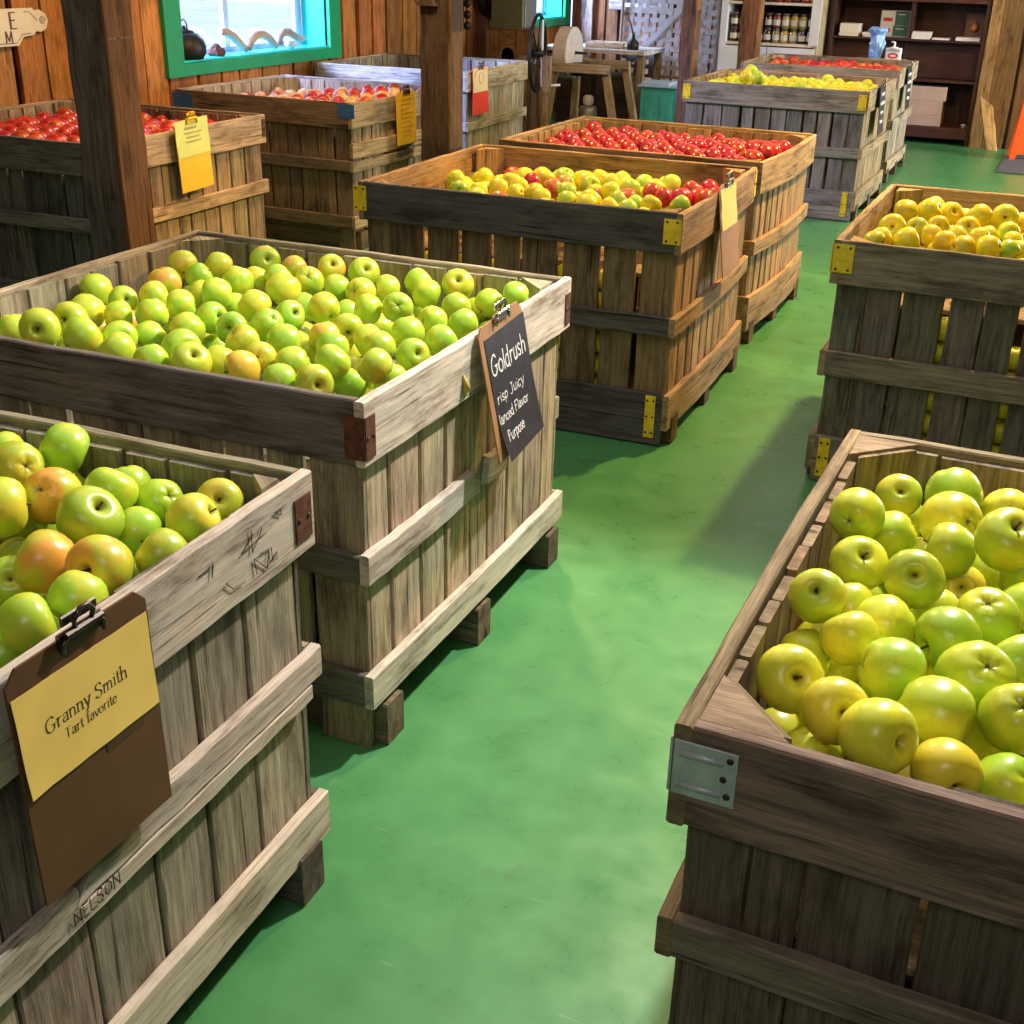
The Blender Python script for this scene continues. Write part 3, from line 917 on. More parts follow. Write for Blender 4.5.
APPLES['N'] = '-1520,1359,754,78,g,147,335,0 -1401,1271,783,88,y,71,344,0 -1381,1356,788,87,g,117,29,0 -1327,1159,776,96,y,93,45,0 -1315,1252,760,93,o,52,286,0 -1398,1363,707,78,g,63,72,0 -1233,1290,768,83,g,145,245,0 -1190,1196,770,99,g,42,355,0 -1269,1367,739,78,g,26,147,0 -1192,1351,735,78,g,56,347,0 -1081,1356,753,78,y,54,306,0 -1060,1265,766,85,y,63,26,0 -1169,1269,723,78,g,78,208,0 -1365,1262,689,78,g,125,246,0 -1184,1098,747,93,o,65,209,0 -1091,1105,758,93,o,71,278,0 -1047,1179,751,78,y,53,198,0 -1255,1098,698,78,g,50,313,0 -1303,1116,638,78,y,131,3,0 -1058,1025,758,80,g,133,274,0 -1055,933,768,79,g,103,233,0 -1110,937,712,78,g,52,194,0 -1099,1165,694,78,g,67,62,0 -1122,838,740,86,g,118,267,0 -1188,912,718,84,g,67,221,0 -1308,993,742,80,g,135,342,0 -1344,1067,743,83,y,39,38,0 -1477,1144,725,85,g,27,83,0 -1525,1219,735,85,g,132,278,0 -1662,1304,732,81,y,123,44,0 -1574,1291,737,88,g,130,232,0 -1179,839,673,86,o,123,338,1 -1076,863,672,80,g,91,102,1 -1237,943,654,89,o,72,59,1 -1126,955,636,80,o,14,210,1 -1291,1012,663,86,g,26,178,1 -1171,1018,658,81,o,68,39,1 -1081,1014,678,80,g,151,259,1 -1441,1066,678,89,o,156,334,1 -1371,1116,681,82,g,92,256,1 -1199,1108,641,83,g,128,240,1 -1421,1182,677,82,o,115,293,1 -1339,1189,669,80,y,103,251,1 -1261,1176,682,80,g,50,211,1 -1178,1180,680,85,g,21,332,1 -1603,1232,663,86,o,101,200,1 -1524,1255,661,79,o,121,179,1 -1441,1271,656,89,y,124,298,1 -1212,1255,654,87,g,135,0,1 -1118,1249,663,82,y,98,245,1 -1645,1340,659,86,g,100,5,1 -1560,1350,673,88,y,85,94,1 -1336,1329,646,84,g,157,329,1 -1122,835,609,85,g,42,175,1 -1182,911,595,83,g,96,281,1 -1307,989,585,79,o,125,17,1 -1204,994,589,79,g,54,58,1 -1350,1060,602,85,g,58,277,1 -1257,1065,586,84,g,86,245,1 -1471,1148,619,81,y,51,99,1 -1385,1145,603,87,g,75,283,1 -1296,1159,567,88,g,84,269,1 -1120,1141,600,83,o,95,220,1 -1348,1222,594,84,g,145,291,1 -1655,1294,588,82,g,108,217,1 -1570,1291,596,89,g,51,249,1'
APPLES['D'] = '-182,1701,776,85,g,94,78,0 -145,1920,726,78,g,48,283,0 -130,1966,664,78,g,73,178,0 -131,1749,734,78,g,121,195,0 -61,1919,748,95,g,40,123,0 -53,1822,741,99,y,65,316,0 23,1938,725,82,y,66,273,0 -46,1729,734,87,g,73,185,0 29,1701,781,97,g,30,296,0 -162,1630,731,87,y,39,295,0 -143,1804,680,78,y,94,187,0 -189,1454,759,79,g,46,267,0 -79,1569,756,86,g,50,272,0 -158,1542,708,78,g,152,307,0 -101,1488,723,83,y,59,35,0 -22,1764,662,78,y,63,277,0 9,1836,656,78,g,53,182,0 -43,1606,691,78,g,56,179,0 22,1543,733,91,g,27,260,0 57,1760,708,78,g,86,1,0 66,1615,722,78,g,76,2,0 -19,1463,735,88,g,104,219,0 -135,1401,738,78,y,134,324,0 -188,1555,636,78,y,33,67,0 -190,1420,686,78,y,84,0,0 -187,1286,729,88,y,55,299,0 -146,1473,649,78,y,56,172,0 -74,1342,739,90,g,81,194,0 21,1378,736,98,g,36,299,0 68,1455,726,78,g,122,325,0 -122,1229,737,84,y,60,300,0 -15,1269,738,98,g,97,346,0 72,1300,741,87,g,35,280,0 -67,1165,760,90,y,74,327,0 -192,1297,633,78,y,93,326,0 -143,1242,659,78,y,107,139,0 8,1184,724,80,y,93,301,0 47,1376,652,78,y,104,187,0 74,1221,701,78,g,43,328,0 -25,1238,656,78,y,71,11,0 -81,1384,666,78,g,104,212,0 174,1160,725,87,y,89,117,0 172,1307,714,87,y,156,254,0 172,1462,712,83,g,37,267,0 171,1625,732,82,y,168,211,0 178,1772,721,83,g,68,41,0 124,1844,722,86,y,46,91,0 171,1922,737,85,y,64,18,0 126,1998,711,85,y,100,203,0 126,1176,656,83,g,82,338,1 -82,1297,652,86,g,116,202,1 29,1296,631,86,g,120,334,1 109,1261,638,87,y,90,178,1 184,1237,665,79,y,96,186,1 -154,1365,644,79,y,8,95,1 -24,1359,617,80,y,21,98,1 126,1346,651,86,y,83,178,1 -9,1437,651,87,y,100,313,1 109,1431,654,87,g,96,337,1 189,1401,658,82,y,98,119,1 -103,1527,602,88,y,115,51,1 -45,1512,662,80,y,84,162,1 143,1512,646,89,g,155,236,1 -114,1587,660,80,y,147,265,1 88,1578,653,82,g,85,170,1 201,1577,667,89,g,54,134,1 -153,1658,651,82,g,63,102,1 136,1645,659,83,y,56,163,1 -99,1716,669,81,g,102,357,1 92,1716,648,85,g,130,291,1 180,1715,660,82,y,113,348,1 -181,1843,619,83,g,104,214,1 -86,1795,619,87,y,47,201,1 59,1794,607,82,y,138,191,1 134,1793,649,89,y,87,154,1 -85,1881,633,88,y,70,187,1 83,1870,652,84,y,92,115,1 192,1863,670,81,y,91,7,1 73,1954,651,86,g,129,323,1 -187,1325,559,80,y,130,34,1 181,1317,597,79,g,52,0,1 188,1463,594,79,g,89,10,1 190,1619,588,89,y,103,300,1 -181,1763,597,79,y,94,345,1 194,1768,590,86,g,118,160,1 -38,1854,566,82,g,28,89,1 47,1858,557,81,y,86,243,1 -179,1925,600,84,y,140,306,1 -88,1926,545,87,y,17,99,1 195,1927,585,84,g,126,1,1'
APPLES['C'] = '-467,4411,731,92,y,86,16,0 -395,4469,732,92,y,62,353,0 -394,4587,727,82,y,136,351,0 -331,4531,718,87,y,117,125,0 -285,4595,696,76,y,107,354,0 -467,4083,738,92,y,72,277,0 -224,4341,754,86,y,133,358,0 -213,4464,709,76,y,174,316,0 -147,4426,744,92,y,83,276,0 -92,4495,718,76,y,45,43,0 -485,3996,718,76,y,120,204,0 -489,3866,731,76,y,87,346,0 -404,3968,724,90,y,114,198,0 -396,4153,730,76,g,69,246,0 -345,4096,723,76,y,87,13,0 -339,4229,728,76,o,78,275,0 -249,4266,724,83,y,58,279,0 -263,4085,728,76,y,48,10,0 -290,3941,738,76,y,94,10,0 -230,3888,736,82,y,84,218,0 -308,4003,696,76,y,143,354,0 -197,4024,741,76,y,90,191,0 -174,4183,719,76,y,130,205,0 -176,4529,692,76,g,33,41,0 -121,4237,729,76,g,95,288,0 -159,3932,736,83,o,105,165,0 -100,4126,721,76,y,82,6,0 -104,3987,720,76,g,111,342,0 -72,4056,711,76,y,4,357,0 -43,3731,722,82,y,119,30,0 132,3731,724,86,y,152,194,0 85,3802,707,87,y,39,164,0 173,3808,713,85,y,153,300,0 39,3887,709,81,o,116,349,0 119,3888,724,82,o,28,286,0 78,3959,712,81,o,28,144,0 173,3964,694,87,y,178,215,0 43,4033,709,83,y,64,167,0 130,4042,711,88,y,104,190,0 -6,4115,706,84,y,15,268,0 86,4114,698,83,y,134,347,0 177,4114,712,80,y,106,210,0 43,4190,710,80,y,12,97,0 130,4189,715,83,y,83,190,0 -8,4267,698,86,y,149,64,0 85,4264,712,89,y,10,196,0 176,4261,698,85,y,121,206,0 36,4342,700,88,o,69,190,0 123,4340,699,81,o,131,326,0 -3,4422,706,81,y,40,108,0 85,4416,708,89,y,71,343,0 173,4415,703,82,y,170,94,0 42,4494,717,88,y,158,359,0 127,4496,721,80,y,119,253,0 -6,4568,704,82,o,142,352,0 171,4568,709,82,y,22,193,0 44,4654,698,81,y,71,222,0 126,4650,716,86,y,108,329,0 -141,3984,646,89,y,80,325,1 -360,4059,651,88,y,52,29,1 -102,4065,638,82,y,46,33,1 -7,4056,645,84,y,76,201,1 -403,4137,653,82,y,29,177,1 -54,4131,641,80,y,90,333,1 -315,4287,656,88,y,69,48,1 -138,4289,646,89,y,140,217,1 -100,4369,650,87,y,146,126,1 187,4355,649,82,y,106,197,1 -321,4436,646,87,y,92,326,1 -51,4444,641,86,y,82,187,1 -445,4511,660,79,y,37,127,1 -364,4520,642,80,y,147,336,1 -179,4524,612,84,y,75,28,1 -91,4523,641,87,o,70,169,1 177,4514,646,84,y,114,202,1 -411,4597,645,86,y,28,80,1 -329,4612,631,84,o,156,317,1 -222,4597,645,86,y,140,148,1 -54,4603,640,89,y,102,183,1'
APPLES['M'] = '-1987,4005,730,76,g,77,295,0 -1908,4009,729,76,y,78,32,0 -1886,4126,724,86,y,90,207,0 -1933,4345,716,76,y,12,60,0 -1841,4214,726,76,y,145,244,0 -1849,4351,718,76,r,69,42,0 -1794,4078,722,76,y,115,167,0 -1719,4069,735,76,y,31,218,0 -1714,4236,727,76,o,83,32,0 -1716,4343,725,76,o,97,4,0 -1639,4188,724,85,g,100,204,0 -1589,4062,721,76,g,111,347,0 -1629,4402,716,84,g,63,317,0 -1505,4073,723,92,y,135,223,0 -1519,4213,716,76,o,168,310,0 -1462,4162,749,76,y,26,198,0 -1434,4302,737,76,g,40,102,0 -1417,4217,721,76,o,19,242,0 -1410,4371,702,76,y,67,198,0 -1409,4093,729,76,g,59,43,0 -1359,4148,712,76,g,56,30,0 -1273,4052,737,76,y,31,41,0 -1359,4321,729,76,r,74,24,0 -1295,4279,724,76,r,48,7,0 -1226,4245,734,80,r,29,32,0 -1191,4128,730,77,g,47,176,0 -1405,3998,723,76,y,125,210,0 -1331,3980,729,76,g,60,32,0 -1660,3999,733,76,y,93,26,0 -1921,3855,715,83,y,163,247,0 -1574,3849,718,82,g,162,23,0 -1397,3856,713,81,o,127,114,0 -1884,3931,720,87,y,61,143,0 -1791,3927,715,86,o,123,266,0 -1617,3927,709,85,y,35,257,0 -1534,3920,705,83,y,130,356,0 -1265,3939,709,85,y,44,200,0 -1486,3986,726,86,y,81,178,0 -2058,4086,665,80,y,52,66,0 -2098,4159,662,80,y,51,175,0 -1750,4155,716,80,y,71,21,0 -2146,4223,639,85,y,142,277,0 -2059,4237,657,86,y,69,345,0 -1955,4227,678,88,o,58,205,0 -2102,4313,676,81,y,147,252,0 -2015,4306,675,80,g,95,42,0 -1572,4312,703,82,y,93,27,0 -2146,4384,666,89,y,53,0,0 -2053,4378,660,84,y,141,252,0 -1261,4379,705,88,r,77,212,0 -1173,4388,709,85,r,68,2,0 -1995,4458,662,86,y,42,212,0 -1927,4462,713,84,y,148,275,0 -1838,4461,716,81,y,164,209,0 -1755,4459,698,87,y,161,311,0 -1571,4465,719,86,y,96,209,0 -1486,4463,704,85,y,66,41,0 -1387,4458,716,87,y,138,215,0 -1222,4456,696,85,r,64,28,0 -2148,4528,669,89,y,144,145,0 -2063,4509,666,85,y,43,208,0 -1883,4536,706,89,y,70,299,0 -1788,4539,713,89,g,158,150,0 -1697,4533,707,86,y,76,190,0 -1613,4541,709,82,y,144,235,0 -1527,4540,698,88,y,94,327,0 -1352,4537,724,86,g,112,26,0 -1266,4541,706,88,r,148,211,0 -1171,4542,695,82,r,136,256,0 -2093,4627,649,81,y,131,280,0 -1832,4613,696,81,g,35,268,0 -1749,4618,700,79,y,19,160,0 -1664,4611,709,83,y,157,204,0 -1574,4618,704,89,y,58,48,0 -1485,4617,700,88,g,72,179,0 -1392,4615,703,88,y,115,206,0 -1219,4612,707,81,r,76,136,0 -1742,4099,651,81,y,91,193,1 -1661,4104,667,85,g,95,15,1 -1219,4099,660,84,o,93,191,1 -1797,4183,644,89,g,143,281,1 -1261,4176,655,81,o,117,136,1 -2119,4243,717,84,y,68,25,1 -1744,4252,653,86,y,24,44,1 -1308,4253,648,86,y,29,172,1 -1352,4333,645,82,y,47,347,1 -1178,4324,655,82,r,123,190,1 -1919,4400,656,86,g,100,58,1 -1660,4409,635,89,y,130,272,1 -1395,4412,635,83,y,107,190,1 -1315,4405,645,79,g,150,207,1 -2091,4439,701,81,y,124,18,1 -1701,4486,636,84,y,127,288,1 -2115,4566,598,84,y,161,10,1 -2030,4586,687,87,o,95,207,1 -1831,4557,633,85,y,76,10,1 -1747,4560,639,83,y,39,1,1 -1574,4565,630,84,y,74,56,1'
APPLES['R'] = '-2160,5095,722,86,r,110,66,0 -2057,5154,713,87,r,24,63,0 -1960,5155,704,91,r,129,199,0 -1862,5148,710,88,r,108,169,0 -1770,5152,709,86,r,121,30,0 -1592,5156,705,93,r,54,2,0 -1501,5151,708,90,r,64,223,0 -1311,5156,707,90,r,140,359,0 -1218,5149,705,92,r,110,0,0 -2197,5240,696,91,r,10,43,0 -2096,5236,709,90,r,170,35,0 -2004,5236,708,91,r,54,172,0 -1913,5234,699,90,r,91,209,0 -1826,5232,696,84,r,58,356,0 -1733,5233,692,93,r,36,123,0 -1640,5239,704,93,r,126,34,0 -1542,5234,706,92,r,75,211,0 -1449,5228,712,95,r,20,60,0 -1357,5230,699,84,r,74,316,0 -1266,5239,704,87,r,77,45,0 -2145,5315,691,91,r,24,222,0 -2051,5316,711,92,r,47,186,0 -1958,5317,708,93,r,30,37,0 -1866,5309,713,89,r,109,14,0 -1776,5314,702,85,r,59,127,0 -1693,5312,724,85,r,34,265,0 -1592,5316,701,90,r,79,158,0 -1497,5314,721,93,r,73,148,0 -1405,5309,720,90,r,56,153,0 -1317,5309,708,86,r,142,14,0 -1221,5316,725,88,r,133,4,0 -2191,5396,695,94,r,29,336,0 -2100,5395,724,95,r,35,65,0 -2007,5395,707,88,r,80,172,0 -1913,5397,709,84,r,30,190,0 -1819,5393,712,92,r,115,196,0 -1720,5397,724,88,r,155,332,0 -1635,5392,707,85,r,125,165,0 -1545,5394,718,95,r,126,232,0 -1456,5396,706,84,r,28,162,0 -1360,5389,714,95,r,102,5,0 -1265,5396,716,93,r,160,306,0 -2142,5474,703,88,r,150,211,0 -2051,5474,703,93,r,117,212,0 -1959,5472,715,92,r,55,205,0 -1866,5473,710,94,r,48,351,0 -1770,5469,718,86,r,121,351,0 -1680,5477,710,93,r,46,21,0 -1582,5478,711,85,r,173,343,0 -1496,5473,688,93,r,91,9,0 -1403,5471,719,90,r,152,343,0 -1302,5478,693,91,r,52,218,0 -1213,5470,731,90,r,131,195,0 -2188,5554,710,95,r,44,256,0 -2096,5552,726,92,r,47,19,0 -2006,5552,716,88,r,146,129,0 -1916,5555,718,90,r,112,25,0 -1826,5558,713,89,r,66,206,0 -1721,5556,713,85,r,72,225,0 -1636,5558,705,86,r,78,354,0 -1538,5556,720,89,r,123,322,0 -1447,5552,706,95,r,136,13,0 -1356,5550,719,87,r,160,312,0 -1263,5559,704,88,r,87,53,0 -2149,5635,697,88,r,119,26,0 -2046,5634,718,94,r,132,200,0 -1956,5634,699,84,r,70,197,0 -1870,5639,717,91,r,140,206,0 -1769,5632,718,94,r,131,17,0 -1672,5638,716,91,r,7,257,0 -1581,5631,710,85,r,34,56,0 -1488,5633,709,87,r,143,176,0 -1397,5640,717,89,r,52,315,0 -1306,5637,717,91,r,22,52,0 -1212,5639,712,90,r,88,34,0 -2188,5717,697,85,r,146,356,0 -2011,5720,717,89,r,119,195,0 -1918,5718,720,95,r,149,58,0 -1828,5721,702,84,r,79,250,0 -1721,5715,716,91,r,136,177,0 -1633,5717,693,90,r,85,198,0 -1539,5711,711,88,r,5,131,0 -1448,5716,709,93,r,99,85,0 -1354,5720,696,95,r,167,314,0 -1261,5716,710,92,r,104,268,0 -2135,5783,728,93,r,123,235,0 -2049,5803,700,91,r,101,286,0 -1868,5801,703,94,r,38,132,0 -1774,5802,701,94,r,69,20,0 -1681,5799,705,91,r,63,33,0 -1583,5796,697,92,r,15,35,0 -1493,5795,703,89,r,97,143,0 -1406,5794,699,84,r,147,6,0 -1303,5795,704,86,r,131,217,0 -1200,5794,709,88,r,137,333,0 -2087,5892,685,90,r,122,183,0 -1999,5883,706,91,r,70,97,0 -1814,5884,702,86,r,85,196,0 -1724,5878,692,88,r,37,43,0 -1627,5883,692,88,r,17,222,0 -1535,5878,707,94,r,37,110,0 -1443,5877,694,93,r,160,202,0 -1349,5874,695,94,r,15,83,0 -1255,5872,699,94,r,16,30,0'
APPLES['Y'] = '-1686,7996,748,88,g,55,204,0 -1490,7997,739,89,y,40,211,0 -2185,8113,740,91,y,85,186,0 -1999,8086,727,94,y,128,1,0 -1905,8081,727,93,y,131,184,0 -1534,8085,730,91,y,162,209,0 -1348,8075,730,93,y,155,38,0 -2127,8178,723,85,g,23,41,0 -1949,8162,722,86,y,140,345,0 -1861,8160,737,89,y,31,170,0 -1771,8156,738,89,y,52,170,0 -1680,8158,727,88,y,67,51,0 -1581,8161,742,87,g,55,124,0 -1493,8168,718,95,y,143,355,0 -1392,8158,723,91,y,85,338,0 -2181,8248,738,94,g,151,119,0 -2093,8257,719,85,y,63,165,0 -2004,8246,735,94,y,55,23,0 -1906,8240,735,93,y,36,282,0 -1815,8236,747,88,y,70,9,0 -1726,8237,728,93,y,122,344,0 -1635,8233,742,88,g,147,32,0 -1541,8248,743,86,y,126,65,0 -1441,8242,735,88,y,9,235,0 -1346,8238,727,92,y,58,143,0 -1252,8233,730,84,y,136,9,0 -2149,8328,700,93,y,30,23,0 -2047,8327,735,85,y,82,16,0 -1868,8326,738,94,y,35,161,0 -1772,8317,721,92,y,11,296,0 -1674,8317,735,94,g,43,161,0 -1575,8327,742,86,y,116,36,0 -1488,8322,721,92,g,51,178,0 -1393,8316,729,88,y,60,7,0 -1307,8322,740,86,y,170,57,0 -2193,8403,721,84,y,16,50,0 -2090,8401,729,87,g,63,201,0 -1916,8405,747,92,y,111,165,0 -1821,8405,742,90,y,113,298,0 -1730,8401,730,93,y,100,184,0 -1621,8401,751,86,y,55,263,0 -1531,8405,731,87,y,83,218,0 -1436,8394,747,92,y,32,302,0 -1348,8399,729,86,y,43,49,0 -1258,8395,722,91,y,74,151,0 -2144,8482,730,90,y,97,185,0 -2053,8482,731,89,y,48,27,0 -1965,8477,732,85,y,35,29,0 -1868,8485,737,94,y,165,175,0 -1775,8483,731,90,y,143,132,0 -1672,8476,736,94,y,27,112,0 -1578,8480,749,93,g,49,138,0 -1481,8477,728,87,y,87,31,0 -1391,8487,723,94,y,20,9,0 -1302,8472,727,84,g,93,5,0 -2188,8559,727,85,y,112,34,0 -2098,8559,723,90,g,153,56,0 -2007,8558,745,86,g,50,182,0 -1907,8566,738,85,y,76,103,0 -1820,8561,736,85,y,26,153,0 -1721,8553,734,88,y,98,207,0 -1633,8562,752,90,y,26,359,0 -1540,8566,729,88,y,35,100,0 -1448,8564,727,91,y,48,196,0 -1354,8568,736,84,y,58,32,0 -1252,8561,718,87,g,85,22,0 -2233,8633,716,89,y,25,18,0 -2142,8641,725,95,y,152,37,0 -1953,8639,731,86,y,120,195,0 -1865,8642,726,84,y,15,171,0 -1771,8646,746,85,y,109,183,0 -1590,8637,734,86,y,18,188,0 -1501,8645,724,86,y,77,221,0 -1400,8644,732,93,y,161,5,0 -1296,8644,716,92,y,62,42,0 -2200,8723,724,88,y,60,353,0 -2095,8724,721,95,y,116,338,0 -2005,8733,738,88,y,29,83,0 -1916,8720,721,93,y,85,351,0 -1820,8720,718,94,y,5,35,0 -1726,8723,730,95,y,89,350,0 -1544,8722,744,94,g,65,35,0 -1444,8723,718,90,y,123,191,0 -1354,8725,727,89,g,117,147,0 -1249,8739,714,89,y,70,358,0 -2230,8809,725,91,g,60,200,0 -2140,8803,733,88,y,31,131,0 -2054,8809,734,84,g,114,356,0 -1958,8809,726,90,g,67,44,0 -1867,8800,726,92,y,166,217,0 -1772,8805,722,94,y,66,0,0 -1671,8797,724,89,g,126,5,0 -1579,8825,754,89,y,103,354,0 -1495,8799,734,88,y,67,174,0 -1403,8803,721,88,g,160,274,0 -1311,8806,734,93,y,70,45,0 -2014,8418,817,94,g,45,45,0 -1879,8054,813,94,g,45,45,0 -1975,8125,810,94,y,45,45,0'
APPLES['Q'] = '-2118,9623,743,89,r,77,148,0 -2169,9720,744,91,r,138,183,0 -2075,9706,732,88,r,46,119,0 -1986,9706,737,84,r,67,36,0 -1900,9712,742,87,r,108,194,0 -1797,9699,747,84,o,17,0,0 -1706,9702,739,90,r,148,184,0 -1613,9701,729,89,r,26,164,0 -1327,9699,733,92,r,130,12,0 -2231,9780,723,85,r,147,153,0 -2120,9794,720,91,r,93,222,0 -2030,9785,726,90,r,129,234,0 -1939,9794,740,94,o,167,25,0 -1846,9784,739,93,r,144,214,0 -1754,9778,733,90,r,110,12,0 -1658,9777,738,87,r,12,115,0 -1567,9784,736,95,o,134,173,0 -1473,9783,745,94,r,111,282,0 -1381,9780,727,90,r,115,223,0 -2261,9864,712,94,o,47,358,0 -2177,9858,746,87,o,166,159,0 -2077,9873,711,90,r,68,35,0 -1990,9869,731,88,r,82,345,0 -1887,9868,739,85,r,109,186,0 -1800,9863,737,87,r,97,204,0 -1705,9866,743,87,r,28,187,0 -1609,9868,734,90,r,108,197,0 -1520,9871,741,88,r,48,10,0 -1423,9871,722,87,r,71,150,0 -1330,9864,750,92,r,174,234,0 -2225,9949,725,91,r,65,329,0 -2123,9951,707,90,r,18,342,0 -2033,9945,737,85,r,26,204,0 -1938,9937,744,85,r,122,185,0 -1844,9946,756,90,r,22,196,0 -1741,9948,731,94,o,42,285,0 -1650,9948,750,92,o,38,7,0 -1558,9951,738,88,r,137,0,0 -1470,9948,734,86,r,107,243,0 -1383,9946,741,87,r,137,343,0 -1296,9952,722,91,r,160,314,0 -2263,10035,715,85,o,55,358,0 -2175,10028,719,91,r,92,99,0 -2076,10022,739,91,r,95,6,0 -1987,10017,741,87,r,61,165,0 -1896,10019,738,91,r,94,198,0 -1801,10023,729,95,o,35,190,0 -1700,10027,757,91,r,135,107,0 -1608,10029,731,92,r,148,349,0 -1517,10028,729,86,r,76,16,0 -1425,10026,729,93,r,82,196,0 -1334,10033,728,88,o,112,179,0 -2227,10113,735,89,o,142,225,0 -2130,10104,716,84,o,127,33,0 -2041,10107,737,91,r,72,190,0 -1947,10105,738,92,r,25,181,0 -1846,10112,740,88,r,112,45,0 -1756,10111,741,90,r,30,75,0 -1659,10108,739,93,r,47,8,0 -1565,10111,737,93,o,139,19,0 -1476,10104,727,85,r,30,157,0 -1282,10108,727,94,o,85,197,0 -2265,10189,712,87,r,31,357,0 -2170,10183,726,92,o,31,256,0 -1984,10191,739,95,o,55,13,0 -1891,10189,732,91,r,117,196,0 -1798,10190,738,86,r,60,191,0 -1711,10187,746,86,r,31,159,0 -1614,10190,735,93,r,138,211,0 -1521,10188,738,84,o,127,200,0 -1437,10187,720,88,o,104,165,0 -1327,10188,733,89,o,138,276,0 -2225,10263,738,88,r,57,19,0 -2121,10279,754,89,r,72,43,0 -2032,10272,730,94,o,156,355,0 -1939,10271,723,92,r,25,237,0 -1844,10266,734,89,r,60,16,0 -1753,10271,749,94,r,80,204,0 -1661,10267,749,90,r,107,285,0 -1565,10267,732,90,r,34,252,0 -1474,10272,736,91,o,165,199,0 -1382,10262,726,95,r,156,284,0 -1283,10266,713,94,o,33,205,0 -2265,10342,734,88,r,77,186,0 -2176,10346,728,90,r,106,84,0 -2079,10357,726,88,r,112,168,0 -1988,10354,727,93,r,17,149,0 -1890,10351,723,95,r,52,166,0 -1792,10355,737,89,r,149,203,0 -1431,10351,723,85,r,132,344,0 -1345,10345,727,86,o,164,174,0'
